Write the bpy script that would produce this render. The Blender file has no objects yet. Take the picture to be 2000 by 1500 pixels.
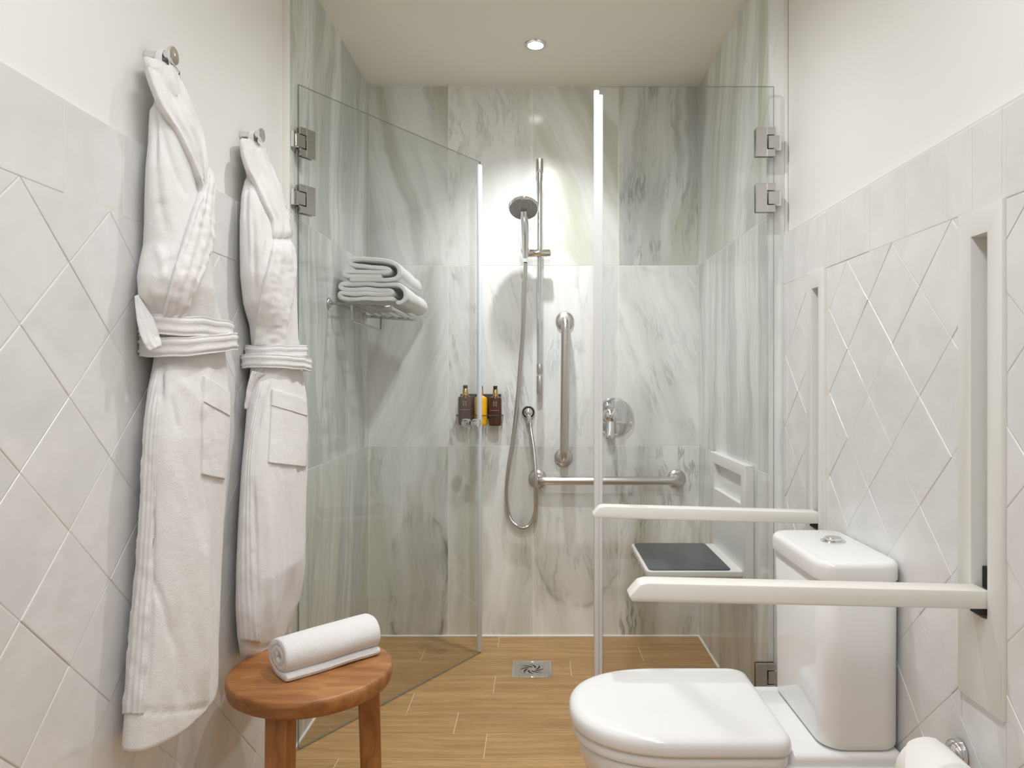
import bpy, bmesh, math, random
import numpy as np
from mathutils import Vector, Matrix, noise
from mathutils.bvhtree import BVHTree

random.seed(7)
S = bpy.context.scene
COL = S.collection
PI = math.pi
EYE = 1.113            # camera height
F = 1379.0             # focal length in pixels of the 2000 px wide frame
CX, CY = 1050.0, 742.0  # principal point

# ------------------------------------------------------------------ camera
cam_d = bpy.data.cameras.new('camera')
cam_d.sensor_width = 36.0
cam_d.lens = F / 2000.0 * 36.0
cam_d.shift_x = -(CX - 1000.0) / 2000.0
cam_d.shift_y = (CY - 750.0) / 2000.0
cam_d.clip_start = 0.02
cam = bpy.data.objects.new('camera', cam_d)
cam.location = (0, 0, EYE)
cam.rotation_euler = (PI / 2, 0, 0)
COL.objects.link(cam)
S.camera = cam

# ------------------------------------------------------------------ world, view, lights
wd = bpy.data.worlds.new('world')
S.world = wd
wd.use_nodes = True
wd.node_tree.nodes['Background'].inputs[0].default_value = (0.9, 0.92, 1.0, 1)
wd.node_tree.nodes['Background'].inputs[1].default_value = 0.3
S.view_settings.view_transform = 'Standard'
S.view_settings.look = 'None'
S.view_settings.gamma = 1.0
S.view_settings.use_curve_mapping = False
S.view_settings.exposure = 0.05
try:
    S.cycles.transparent_max_bounces = 16
    S.cycles.max_bounces = 12
    S.cycles.diffuse_bounces = 6
    S.cycles.caustics_reflective = False
    S.cycles.caustics_refractive = False
    S.cycles.sample_clamp_indirect = 6.0
except Exception:
    pass

LAMP_COL = (0.985, 0.985, 1.0)
SHOWER_LAMP = (-0.008, 2.686, 58.0)
ROOM_LAMPS = [(0.05, 1.69, 40.0), (0.05, 0.75, 10.0), (0.05, -0.50, 8.0)]
CEIL = 2.389


def area_light(name, loc, rot, sx, sy, energy, color):
    d = bpy.data.lights.new(name, 'AREA')
    d.shape = 'RECTANGLE'
    d.size, d.size_y = sx, sy
    d.energy = energy
    d.color = color
    o = bpy.data.objects.new(name, d)
    o.location = loc
    o.rotation_euler = rot
    COL.objects.link(o)
    return o


CEIL = 2.389
# added soft fill light from behind the camera, no real source there
area_light('rear_fill', (0.0, -1.55, 1.35), (PI / 2, 0, PI), 1.3, 1.9, 6.5, (0.90, 0.955, 1.0))
# added overhead fill light, narrow so its reflection misses the door panes
area_light('overhead_fill_strip', (0.0, 0.25, CEIL - 0.02), (0, 0, 0), 0.22, 1.9, 18.0, (0.93, 0.965, 1.0))

# ------------------------------------------------------------------ materials


def nmat(name):
    m = bpy.data.materials.new(name)
    m.use_nodes = True
    nt = m.node_tree
    b = nt.nodes['Principled BSDF']
    return m, nt, b


def node(nt, typ, **kw):
    n = nt.nodes.new(typ)
    for k, v in kw.items():
        setattr(n, k, v)
    return n


def link(nt, a, b):
    nt.links.new(a, b)


def setin(nt, sock, v):
    if hasattr(v, 'is_output') or isinstance(v, bpy.types.NodeSocket):
        nt.links.new(v, sock)
    else:
        sock.default_value = v


def mth(nt, op, a, b=None, c=None, clamp=False):
    n = node(nt, 'ShaderNodeMath', operation=op)
    n.use_clamp = clamp
    setin(nt, n.inputs[0], a)
    if b is not None:
        setin(nt, n.inputs[1], b)
    if c is not None:
        setin(nt, n.inputs[2], c)
    return n.outputs[0]


def mixc(nt, fac, a, b):
    n = node(nt, 'ShaderNodeMix', data_type='RGBA')
    setin(nt, n.inputs[0], fac)
    setin(nt, n.inputs[6], a if not isinstance(a, tuple) else (*a, 1)[:4])
    setin(nt, n.inputs[7], b if not isinstance(b, tuple) else (*b, 1)[:4])
    return n.outputs[2]


def smooth(nt, v, lo, hi):
    n = node(nt, 'ShaderNodeMapRange', interpolation_type='SMOOTHSTEP')
    setin(nt, n.inputs[0], v)
    n.inputs[1].default_value = lo
    n.inputs[2].default_value = hi
    return n.outputs[0]


def tnoise(nt, vec, scale=1.0, detail=3.0, rough=0.5, dist=0.0):
    n = node(nt, 'ShaderNodeTexNoise')
    if vec is not None:
        link(nt, vec, n.inputs['Vector'])
    n.inputs['Scale'].default_value = scale
    n.inputs['Detail'].default_value = detail
    n.inputs['Roughness'].default_value = rough
    n.inputs['Distortion'].default_value = dist
    return n.outputs[0]


def oattr(nt, name):
    n = node(nt, 'ShaderNodeAttribute', attribute_type='OBJECT', attribute_name=name)
    return n.outputs['Fac']


def comb(nt, x, y, z):
    n = node(nt, 'ShaderNodeCombineXYZ')
    setin(nt, n.inputs[0], x)
    setin(nt, n.inputs[1], y)
    setin(nt, n.inputs[2], z)
    return n.outputs[0]


def bump(nt, b, h, strength, dist):
    n = node(nt, 'ShaderNodeBump')
    n.inputs['Strength'].default_value = strength
    n.inputs['Distance'].default_value = dist
    link(nt, h, n.inputs['Height'])
    link(nt, n.outputs[0], b.inputs['Normal'])


def objco(nt):
    return node(nt, 'ShaderNodeTexCoord').outputs['Object']


def plain(name, col, rough=0.5, metal=0.0, spec=0.5, bump_scale=0, bump_str=0.1, bump_dist=0.002, var=0.0, coat=0.0):
    m, nt, b = nmat(name)
    b.inputs['Base Color'].default_value = (*col, 1)
    b.inputs['Roughness'].default_value = rough
    b.inputs['Metallic'].default_value = metal
    b.inputs['Specular IOR Level'].default_value = spec
    b.inputs['Coat Weight'].default_value = coat
    co = objco(nt)
    if var:
        n = tnoise(nt, co, 7.0, 4.0)
        c = mixc(nt, smooth(nt, n, 0.3, 0.7), tuple(x * (1 - var) for x in col), tuple(min(1, x * (1 + var)) for x in col))
        link(nt, c, b.inputs['Base Color'])
    if bump_scale:
        bump(nt, b, tnoise(nt, co, bump_scale, 3.0), bump_str, bump_dist)
    return m


PLASTER = plain('painted_plaster', (0.82, 0.81, 0.785), 0.75, spec=0.2, bump_scale=120, bump_str=0.05)
CEILM = plain('ceiling_paint', (0.89, 0.85, 0.745), 0.8, spec=0.2, bump_scale=90, bump_str=0.04)
GROUT = plain('pale_grout', (0.72, 0.69, 0.63), 0.9, spec=0.1, bump_scale=300)
MGROUT = plain('white_joint', (0.93, 0.92, 0.89), 0.8, spec=0.2)
FGROUT = plain('sand_grout', (0.78, 0.62, 0.43), 0.9, spec=0.1)
CHROME = plain('chrome', (0.80, 0.80, 0.80), 0.07, 1.0)
RACKM = plain('rack_wire_chrome', (0.55, 0.56, 0.57), 0.12, 1.0)
SATIN = plain('brushed_steel', (0.62, 0.60, 0.57), 0.30, 1.0, bump_scale=60, bump_str=0.02)
STEEL = plain('grille_steel', (0.70, 0.70, 0.69), 0.22, 1.0)
HINGE = plain('hinge_metal', (0.56, 0.55, 0.53), 0.16, 1.0)
DARK = plain('dark_recess', (0.015, 0.014, 0.013), 0.6)
BLACK = plain('black_plastic', (0.02, 0.018, 0.016), 0.4)
CERAMIC = plain('glazed_ceramic', (0.83, 0.83, 0.83), 0.08, spec=0.5)
LIDM = plain('white_toilet_lid', (0.84, 0.84, 0.84), 0.16, spec=0.5)
PLATEM = plain('white_plate_coating', (0.74, 0.735, 0.705), 0.4, spec=0.4)
RAILP = plain('white_rail_coating', (0.80, 0.785, 0.735), 0.35, spec=0.4)
SEATW = plain('white_seat_shell', (0.80, 0.80, 0.78), 0.35, spec=0.4)
SLATE = plain('slate_seat_pad', (0.055, 0.065, 0.078), 0.35, spec=0.4, bump_scale=300, bump_str=0.05)
TRIMW = plain('white_trim', (0.80, 0.78, 0.74), 0.5)
SEALW = plain('white_seal', (0.70, 0.70, 0.70), 0.3)
PAPER = plain('tissue_paper', (0.85, 0.84, 0.81), 0.95, spec=0.1, bump_scale=350, bump_str=0.15, bump_dist=0.001)
GOLD = plain('brass_collar', (0.62, 0.43, 0.17), 0.3, 1.0)
AMBER = plain('amber_bottle', (0.075, 0.022, 0.010), 0.12, spec=0.6)
YELLOW = plain('yellow_label', (0.86, 0.46, 0.01), 0.3)
PRINT = plain('pale_print', (0.40, 0.36, 0.33), 0.5)
KNOT = plain('nozzle_grey', (0.22, 0.22, 0.22), 0.4)


def make_tile_mat():
    m, nt, b = nmat('white_zellige_glaze')
    co = objco(nt)
    seed = oattr(nt, 'seed')
    v = node(nt, 'ShaderNodeVectorMath', operation='ADD')
    link(nt, co, v.inputs[0])
    link(nt, comb(nt, mth(nt, 'MULTIPLY', seed, 31.0), mth(nt, 'MULTIPLY', seed, 17.0), mth(nt, 'MULTIPLY', seed, 11.0)), v.inputs[1])
    n = tnoise(nt, v.outputs[0], 9.0, 4.0, 0.55, 0.6)
    tone = mth(nt, 'MULTIPLY_ADD', seed, 0.05, 0.0)
    c = mixc(nt, smooth(nt, n, 0.25, 0.75), (0.71, 0.71, 0.71), (0.785, 0.78, 0.775))
    c = mixc(nt, tone, c, (0.60, 0.595, 0.59))
    link(nt, c, b.inputs['Base Color'])
    b.inputs['Roughness'].default_value = 0.2
    b.inputs['Specular IOR Level'].default_value = 0.5
    h = tnoise(nt, v.outputs[0], 14.0, 2.0, 0.45, 0.4)
    bump(nt, b, h, 0.30, 0.010)
    return m


def make_marble():
    m, nt, b = nmat('veined_marble')
    sep = node(nt, 'ShaderNodeSeparateXYZ')
    link(nt, objco(nt), sep.inputs[0])
    x, z = sep.outputs[0], sep.outputs[2]
    seed = oattr(nt, 'seed')
    sd = mth(nt, 'MULTIPLY', seed, 37.0)
    slant = oattr(nt, 'slant')
    grey = oattr(nt, 'grey')
    green = oattr(nt, 'green')
    swirl = oattr(nt, 'swirl')
    scx = oattr(nt, 'swirl_x')
    scz = oattr(nt, 'swirl_z')
    vein = oattr(nt, 'vein')
    wv = comb(nt, x, sd, z)
    w = mth(nt, 'SUBTRACT', tnoise(nt, wv, 2.6, 3.0, 0.5), 0.5)
    w2 = mth(nt, 'SUBTRACT', tnoise(nt, wv, 9.0, 3.0, 0.5), 0.5)
    s = mth(nt, 'ADD', x, mth(nt, 'MULTIPLY', slant, z))
    dx = mth(nt, 'SUBTRACT', x, scx)
    dz = mth(nt, 'MULTIPLY', mth(nt, 'MAXIMUM', mth(nt, 'SUBTRACT', z, scz), mth(nt, 'MULTIPLY', mth(nt, 'SUBTRACT', scz, z), 0.25)), 0.75)
    r = mth(nt, 'SQRT', mth(nt, 'ADD', mth(nt, 'MULTIPLY', dx, dx), mth(nt, 'MULTIPLY', dz, dz)))
    mx = node(nt, 'ShaderNodeMix', data_type='FLOAT')
    link(nt, swirl, mx.inputs[0])
    link(nt, s, mx.inputs[2])
    link(nt, r, mx.inputs[3])
    s = mx.outputs[0]
    s = mth(nt, 'ADD', s, mth(nt, 'ADD', mth(nt, 'MULTIPLY', w, 0.16), mth(nt, 'MULTIPLY', w2, 0.012)))
    n1 = tnoise(nt, comb(nt, mth(nt, 'MULTIPLY', s, 6.0), mth(nt, 'MULTIPLY', z, 0.55), sd), 1.0, 5.0, 0.55)
    mx = node(nt, 'ShaderNodeMix', data_type='FLOAT')
    link(nt, mth(nt, 'MULTIPLY', swirl, 0.8), mx.inputs[0])
    link(nt, s, mx.inputs[2])
    link(nt, mth(nt, 'ADD', x, mth(nt, 'MULTIPLY', w, 0.12)), mx.inputs[3])
    s2 = mx.outputs[0]
    n2 = tnoise(nt, comb(nt, mth(nt, 'MULTIPLY', s2, 38.0), mth(nt, 'MULTIPLY', z, 1.6), sd), 1.0, 4.0, 0.6)
    n3 = tnoise(nt, comb(nt, mth(nt, 'MULTIPLY', s, 5.0), mth(nt, 'MULTIPLY', z, 0.7), mth(nt, 'ADD', sd, 9.0)), 1.0, 3.0, 0.5)
    n4 = tnoise(nt, comb(nt, mth(nt, 'MULTIPLY', s, 12.0), mth(nt, 'MULTIPLY', z, 1.9), mth(nt, 'ADD', sd, 21.0)), 1.0, 5.0, 0.65)
    n5 = tnoise(nt, comb(nt, mth(nt, 'MULTIPLY', x, 6.0), mth(nt, 'MULTIPLY', z, 4.0), mth(nt, 'ADD', sd, 3.0)), 1.0, 4.0, 0.6)
    n6 = tnoise(nt, comb(nt, mth(nt, 'MULTIPLY', s2, 75.0), mth(nt, 'MULTIPLY', z, 9.0), sd), 1.0, 4.0, 0.7)
    band = smooth(nt, mth(nt, 'ADD', n1, mth(nt, 'MULTIPLY', mth(nt, 'SUBTRACT', n2, 0.5), 0.22)), 0.40, 0.64)
    white = (0.90, 0.92, 0.90)
    greyc = (0.56, 0.585, 0.57)
    olive = (0.50, 0.515, 0.395)
    dark = (0.15, 0.155, 0.15)
    gf = mth(nt, 'ADD', mth(nt, 'MULTIPLY', band, grey), mth(nt, 'MULTIPLY', mth(nt, 'MAXIMUM', mth(nt, 'SUBTRACT', grey, 0.45), 0.0), 0.55), clamp=True)
    c = mixc(nt, gf, white, greyc)
    of = mth(nt, 'MULTIPLY', smooth(nt, n3, 0.47, 0.66), green, clamp=True)
    c = mixc(nt, of, c, olive)
    line = smooth(nt, mth(nt, 'ABSOLUTE', mth(nt, 'SUBTRACT', n4, 0.5)), 0.045, 0.0)
    line = mth(nt, 'MULTIPLY', line, mth(nt, 'MULTIPLY', smooth(nt, n5, 0.42, 0.70), vein), clamp=True)
    c = mixc(nt, line, c, dark)
    fleck = mth(nt, 'MULTIPLY', mth(nt, 'MULTIPLY', smooth(nt, n6, 0.58, 0.78), smooth(nt, n5, 0.5, 0.72)), mth(nt, 'MULTIPLY', vein, 0.8), clamp=True)
    c = mixc(nt, fleck, c, dark)
    # curved cloud band of the stone: an arch (or, turned over, a bowl)
    arch, adir, ar = oattr(nt, 'arch'), oattr(nt, 'arch_dir'), oattr(nt, 'arch_r')
    az = mth(nt, 'MULTIPLY', mth(nt, 'SUBTRACT', z, scz), adir)
    az = mth(nt, 'MAXIMUM', mth(nt, 'MULTIPLY', az, 0.8), mth(nt, 'MULTIPLY', az, -0.12))
    rr = mth(nt, 'SQRT', mth(nt, 'ADD', mth(nt, 'MULTIPLY', dx, dx), mth(nt, 'MULTIPLY', az, az)))
    rr = mth(nt, 'ADD', rr, mth(nt, 'ADD', mth(nt, 'MULTIPLY', w, 0.11), mth(nt, 'MULTIPLY', w2, 0.06)))
    q = mth(nt, 'DIVIDE', mth(nt, 'SUBTRACT', rr, ar), 0.030)
    q2 = mth(nt, 'DIVIDE', mth(nt, 'SUBTRACT', rr, mth(nt, 'ADD', ar, 0.012)), 0.006)
    ring = mth(nt, 'POWER', 2.718, mth(nt, 'MULTIPLY', mth(nt, 'MULTIPLY', q, q), -1.0))
    thin = mth(nt, 'POWER', 2.718, mth(nt, 'MULTIPLY', mth(nt, 'MULTIPLY', q2, q2), -1.0))
    ring = mth(nt, 'MULTIPLY', ring, mth(nt, 'MULTIPLY_ADD', smooth(nt, n2, 0.35, 0.65), 0.45, mth(nt, 'MULTIPLY', smooth(nt, n5, 0.32, 0.62), 0.55)))
    inner = smooth(nt, mth(nt, 'SUBTRACT', ar, rr), 0.0, 0.05)
    c = mixc(nt, mth(nt, 'MULTIPLY', inner, mth(nt, 'MULTIPLY', arch, 0.35)), c, (0.56, 0.57, 0.55))
    c = mixc(nt, mth(nt, 'MULTIPLY', ring, mth(nt, 'MULTIPLY', arch, 0.75), clamp=True), c, (0.40, 0.415, 0.36))
    c = mixc(nt, mth(nt, 'MULTIPLY', mth(nt, 'MULTIPLY', thin, smooth(nt, n5, 0.40, 0.62)), mth(nt, 'MULTIPLY', arch, 0.8), clamp=True), c, (0.22, 0.23, 0.21))
    fs = mth(nt, 'MULTIPLY', smooth(nt, n2, 0.45, 0.75), mth(nt, 'MULTIPLY_ADD', grey, 0.22, 0.02), clamp=True)
    c = mixc(nt, fs, c, (0.40, 0.415, 0.40))
    link(nt, c, b.inputs['Base Color'])
    b.inputs['Roughness'].default_value = 0.16
    b.inputs['Specular IOR Level'].default_value = 0.4
    return m


def make_wood_floor():
    m, nt, b = nmat('oak_plank_tile')
    sep = node(nt, 'ShaderNodeSeparateXYZ')
    link(nt, objco(nt), sep.inputs[0])
    x, y = sep.outputs[0], sep.outputs[1]
    seed = oattr(nt, 'seed')
    sd = mth(nt, 'MULTIPLY', seed, 53.0)
    w = mth(nt, 'SUBTRACT', tnoise(nt, comb(nt, mth(nt, 'MULTIPLY', x, 2.2), mth(nt, 'MULTIPLY', y, 5.0), sd), 1.0, 2.0), 0.5)
    yy = mth(nt, 'ADD', y, mth(nt, 'MULTIPLY', w, 0.05))
    g1 = tnoise(nt, comb(nt, mth(nt, 'MULTIPLY', x, 1.6), mth(nt, 'MULTIPLY', yy, 34.0), sd), 1.0, 4.0, 0.6)
    g2 = tnoise(nt, comb(nt, mth(nt, 'MULTIPLY', x, 9.0), mth(nt, 'MULTIPLY', yy, 190.0), sd), 1.0, 3.0, 0.6)
    # cathedral rings
    cx = mth(nt, 'MULTIPLY', mth(nt, 'SUBTRACT', x, mth(nt, 'MULTIPLY_ADD', seed, 0.9, -0.45)), 0.30)
    rr = mth(nt, 'SQRT', mth(nt, 'ADD', mth(nt, 'MULTIPLY', cx, cx), mth(nt, 'MULTIPLY', yy, yy)))
    ring = mth(nt, 'MULTIPLY_ADD', mth(nt, 'SINE', mth(nt, 'MULTIPLY', rr, 620.0)), 0.5, 0.5)
    c = mixc(nt, smooth(nt, g1, 0.30, 0.70), (0.60, 0.375, 0.165), (0.40, 0.235, 0.095))
    c = mixc(nt, mth(nt, 'MULTIPLY', ring, 0.13), c, (0.28, 0.155, 0.06))
    c = mixc(nt, mth(nt, 'MULTIPLY', smooth(nt, g2, 0.45, 0.70), 0.55), c, (0.27, 0.15, 0.058))
    c = mixc(nt, mth(nt, 'MULTIPLY', seed, 0.35), c, (0.35, 0.21, 0.09))
    link(nt, c, b.inputs['Base Color'])
    b.inputs['Roughness'].default_value = 0.42
    b.inputs['Specular IOR Level'].default_value = 0.35
    bump(nt, b, g2, 0.12, 0.001)
    return m


def make_teak(name, axis):
    m, nt, b = nmat(name)
    sep = node(nt, 'ShaderNodeSeparateXYZ')
    link(nt, objco(nt), sep.inputs[0])
    a = [sep.outputs[i] for i in range(3)]
    sc = [mth(nt, 'MULTIPLY', a[i], 2.5 if i == axis else 30.0) for i in range(3)]
    sc2 = [mth(nt, 'MULTIPLY', a[i], 9.0 if i == axis else 150.0) for i in range(3)]
    w = tnoise(nt, comb(nt, *[mth(nt, 'MULTIPLY', q, 6.0) for q in a]), 1.0, 2.0)
    v = node(nt, 'ShaderNodeVectorMath', operation='ADD')
    link(nt, comb(nt, *sc), v.inputs[0])
    link(nt, comb(nt, mth(nt, 'MULTIPLY', w, 2.2), mth(nt, 'MULTIPLY', w, 3.0), w), v.inputs[1])
    g1 = tnoise(nt, v.outputs[0], 1.0, 5.0, 0.6)
    g2 = tnoise(nt, comb(nt, *sc2), 1.0, 3.0, 0.6)
    c = mixc(nt, smooth(nt, g1, 0.32, 0.68), (0.45, 0.205, 0.066), (0.27, 0.100, 0.027))
    c = mixc(nt, mth(nt, 'MULTIPLY', smooth(nt, g2, 0.45, 0.75), 0.35), c, (0.16, 0.06, 0.02))
    link(nt, c, b.inputs['Base Color'])
    b.inputs['Roughness'].default_value = 0.42
    bump(nt, b, g2, 0.1, 0.001)
    return m


def make_terry(name, col):
    m, nt, b = nmat(name)
    co = objco(nt)
    n = tnoise(nt, co, 620.0, 3.0, 0.7)
    n2 = tnoise(nt, co, 60.0, 3.0, 0.6)
    c = mixc(nt, smooth(nt, n, 0.3, 0.7), tuple(q * 0.92 for q in col), col)
    link(nt, c, b.inputs['Base Color'])
    b.inputs['Roughness'].default_value = 1.0
    b.inputs['Specular IOR Level'].default_value = 0.05
    b.inputs['Sheen Weight'].default_value = 0.25
    b.inputs['Sheen Roughness'].default_value = 0.6
    h = mth(nt, 'ADD', n, mth(nt, 'MULTIPLY', n2, 1.2))
    bump(nt, b, h, 0.55, 0.0045)
    return m


def make_glass():
    m = bpy.data.materials.new('clear_glass')
    m.use_nodes = True
    nt = m.node_tree
    nt.nodes.clear()
    out = node(nt, 'ShaderNodeOutputMaterial')
    tr = node(nt, 'ShaderNodeBsdfTransparent')
    tr.inputs[0].default_value = (0.955, 0.960, 0.957, 1)
    gl = node(nt, 'ShaderNodeBsdfGlossy')
    gl.inputs['Color'].default_value = (1, 1, 1, 1)
    gl.inputs['Roughness'].default_value = 0.0
    fr = node(nt, 'ShaderNodeFresnel')
    fr.inputs['IOR'].default_value = 1.62
    geo = node(nt, 'ShaderNodeNewGeometry')
    fac = mth(nt, 'MULTIPLY', fr.outputs[0], mth(nt, 'SUBTRACT', 1.0, geo.outputs['Backfacing']))
    mx = node(nt, 'ShaderNodeMixShader')
    link(nt, fac, mx.inputs[0])
    link(nt, tr.outputs[0], mx.inputs[1])
    link(nt, gl.outputs[0], mx.inputs[2])
    link(nt, mx.outputs[0], out.inputs[0])
    m2 = bpy.data.materials.new('glass_cut_edge')
    m2.use_nodes = True
    nt = m2.node_tree
    b = nt.nodes['Principled BSDF']
    b.inputs['Base Color'].default_value = (0.13, 0.17, 0.155, 1)
    b.inputs['Roughness'].default_value = 0.15
    b.inputs['Alpha'].default_value = 0.75
    return m, m2


def make_clear_seal():
    m, nt, b = nmat('clear_seal')
    b.inputs['Base Color'].default_value = (0.78, 0.84, 0.88, 1)
    b.inputs['Roughness'].default_value = 0.2
    b.inputs['Alpha'].default_value = 0.85
    return m


def make_nozzle():
    m, nt, b = nmat('shower_face')
    v = node(nt, 'ShaderNodeTexVoronoi')
    link(nt, objco(nt), v.inputs['Vector'])
    v.inputs['Scale'].default_value = 190
    c = mixc(nt, smooth(nt, v.outputs['Distance'], 0.15, 0.45), (0.10, 0.10, 0.10), (0.34, 0.34, 0.34))
    link(nt, c, b.inputs['Base Color'])
    b.inputs['Roughness'].default_value = 0.35
    return m


def make_emit(name, strength):
    m, nt, b = nmat(name)
    b.inputs['Base Color'].default_value = (1, 1, 1, 1)
    b.inputs['Emission Color'].default_value = (1, 0.97, 0.92, 1)
    b.inputs['Emission Strength'].default_value = strength
    return m


TILE = make_tile_mat()
MARBLE = make_marble()
OAK = make_wood_floor()
TEAK_X = make_teak('teak_seat', 0)
TEAK_Z = make_teak('teak_leg', 2)
TERRY = make_terry('white_terry', (0.925, 0.91, 0.90))
TOWEL = make_terry('white_towel', (0.92, 0.915, 0.91))
GLASS, GEDGE = make_glass()
CSEAL = make_clear_seal()
NOZZLE = make_nozzle()
LENS = make_emit('lamp_lens', 30.0)

# ------------------------------------------------------------------ object helpers


def wloc(o):
    v = Vector(o.location)
    while o.parent:
        o = o.parent
        v += Vector(o.location)
    return v


def part(name, bm, mat, parent=None, sm=True, label=None, loc=None, angle=0.7):
    """link a bmesh given in world coordinates as ONE object, local to its parent"""
    me = bpy.data.meshes.new(name)
    bmesh.ops.recalc_face_normals(bm, faces=bm.faces[:])
    org = Vector(loc) if loc is not None else (wloc(parent) if parent else Vector((0, 0, 0)))
    bmesh.ops.translate(bm, verts=bm.verts[:], vec=-org)
    bm.to_mesh(me)
    bm.free()
    for m in (mat if isinstance(mat, (list, tuple)) else [mat]):
        me.materials.append(m)
    if sm:
        me.shade_smooth()
        try:
            me.set_sharp_from_angle(angle=angle)
        except Exception:
            pass
    o = bpy.data.objects.new(name, me)
    COL.objects.link(o)
    if parent:
        o.parent = parent
        o.location = org - wloc(parent)
    else:
        o.location = org
    if label:
        o['label'] = label
    return o


def thing(name, label, cat, loc, group=None):
    o = bpy.data.objects.new(name, None)
    o.empty_display_size = 0.05
    o.location = loc
    COL.objects.link(o)
    tag(o, label, cat, group)
    return o


def tag(o, label, cat, group=None):
    o['label'] = label
    o['category'] = cat
    if group:
        o['group'] = group
    return o


def struct(o):
    o['kind'] = 'structure'
    return o


def add_box(bm, x0, x1, y0, y1, z0, z1, bev=0.0, seg=2):
    t = bmesh.new()
    vs = [t.verts.new((x, y, z)) for z in (z0, z1) for y in (y0, y1) for x in (x0, x1)]
    for f in ((0, 2, 3, 1), (4, 5, 7, 6), (0, 1, 5, 4), (2, 6, 7, 3), (0, 4, 6, 2), (1, 3, 7, 5)):
        t.faces.new([vs[i] for i in f])
    if bev:
        bmesh.ops.bevel(t, geom=t.edges[:], offset=bev, segments=seg, affect='EDGES', profile=0.5)
    merge(bm, t)


def merge(bm, t, mat=None):
    if mat is not None:
        bmesh.ops.transform(t, matrix=mat, verts=t.verts[:])
    mp = {v: bm.verts.new(v.co) for v in t.verts}
    for f in t.faces:
        try:
            nf = bm.faces.new([mp[v] for v in f.verts])
            nf.material_index = f.material_index
        except ValueError:
            pass
    t.free()


def box(x0, x1, y0, y1, z0, z1, bev=0.0, seg=2):
    bm = bmesh.new()
    add_box(bm, x0, x1, y0, y1, z0, z1, bev, seg)
    return bm


def add_loft(bm, rings, cap0=True, cap1=True, closed=True, loop=False):
    R = [[bm.verts.new(p) for p in r] for r in rings]
    n = len(R[0])
    last = len(R) if loop else len(R) - 1
    for i in range(last):
        a, b = R[i], R[(i + 1) % len(R)]
        for j in range(n if closed else n - 1):
            k = (j + 1) % n
            bm.faces.new((a[j], a[k], b[k], b[j]))
    if not loop and closed:
        if cap0:
            bm.faces.new(R[0][::-1])
        if cap1:
            bm.faces.new(R[-1])
    return R


def frame(d, up=Vector((0, 0, 1))):
    d = d.normalized()
    if abs(d.dot(up)) > 0.98:
        up = Vector((0, 1, 0))
    a = d.cross(up).normalized()
    b = a.cross(d).normalized()
    return a, b


def add_cyl(bm, p0, p1, r0, r1=None, n=20, bev=0.0):
    p0, p1 = Vector(p0), Vector(p1)
    r1 = r0 if r1 is None else r1
    d = (p1 - p0)
    L = d.length
    d.normalize()
    a, b = frame(d)
    st = [(0, r0), (L, r1)]
    if bev:
        st = [(0, r0 - bev), (bev * 0.3, r0 - bev * 0.3), (bev, r0), (L - bev, r1), (L - bev * 0.3, r1 - bev * 0.3), (L, r1 - bev)]
    add_loft(bm, [[p0 + d * h + (a * math.cos(t) + b * math.sin(t)) * r for t in [2 * PI * k / n for k in range(n)]] for h, r in st])


def add_lathe(bm, prof, origin, axis=(0, 0, 1), n=32):
    """prof: list of (r, h) along axis"""
    o, d = Vector(origin), Vector(axis).normalized()
    a, b = frame(d)
    add_loft(bm, [[o + d * h + (a * math.cos(t) + b * math.sin(t)) * max(r, 1e-4) for t in [2 * PI * k / n for k in range(n)]] for r, h in prof])


def smooth_path(pts, n):
    """Catmull-Rom through pts"""
    P = [Vector(p) for p in pts]
    P = [P[0] * 2 - P[1]] + P + [P[-1] * 2 - P[-2]]
    out = []
    m = len(P) - 3
    for i in range(n + 1):
        u = i / n * m
        k = min(int(u), m - 1)
        t = u - k
        a, b, c, d = P[k:k + 4]
        out.append(0.5 * ((2 * b) + (c - a) * t + (2 * a - 5 * b + 4 * c - d) * t * t + (3 * b - a - 3 * c + d) * t ** 3))
    return out


def add_tube(bm, pts, r, n=12, rib=0.0):
    pts = [Vector(p) for p in pts]
    up = None
    rings = []
    for i, p in enumerate(pts):
        d = (pts[min(i + 1, len(pts) - 1)] - pts[max(i - 1, 0)]).normalized()
        if up is None:
            a, b = frame(d)
        else:
            a = (up - d * up.dot(d)).normalized()
            b = d.cross(a).normalized()
        up = a
        rr = r * (1 + (rib if i % 2 else -rib))
        rings.append([p + (a * math.cos(t) + b * math.sin(t)) * rr for t in [2 * PI * k / n for k in range(n)]])
    add_loft(bm, rings)


def round_corner(pts, r, n=6):
    """polyline with its inner corners rounded"""
    P = [Vector(p) for p in pts]
    out = [P[0]]
    for i in range(1, len(P) - 1):
        a = (P[i - 1] - P[i]).normalized()
        c = (P[i + 1] - P[i]).normalized()
        s, e = P[i] + a * r, P[i] + c * r
        for k in range(n + 1):
            t = k / n
            out.append(s * (1 - t) ** 2 + P[i] * 2 * t * (1 - t) + e * t * t)
    out.append(P[-1])
    return out


def rrect(x0, x1, y0, y1, r, z, n=6):
    out = []
    for cx, cy, a0 in ((x1 - r, y1 - r, 0), (x0 + r, y1 - r, PI / 2), (x0 + r, y0 + r, PI), (x1 - r, y0 + r, 1.5 * PI)):
        for k in range(n + 1):
            t = a0 + PI / 2 * k / n
            out.append(Vector((cx + r * math.cos(t), cy + r * math.sin(t), z)))
    return out


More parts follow.
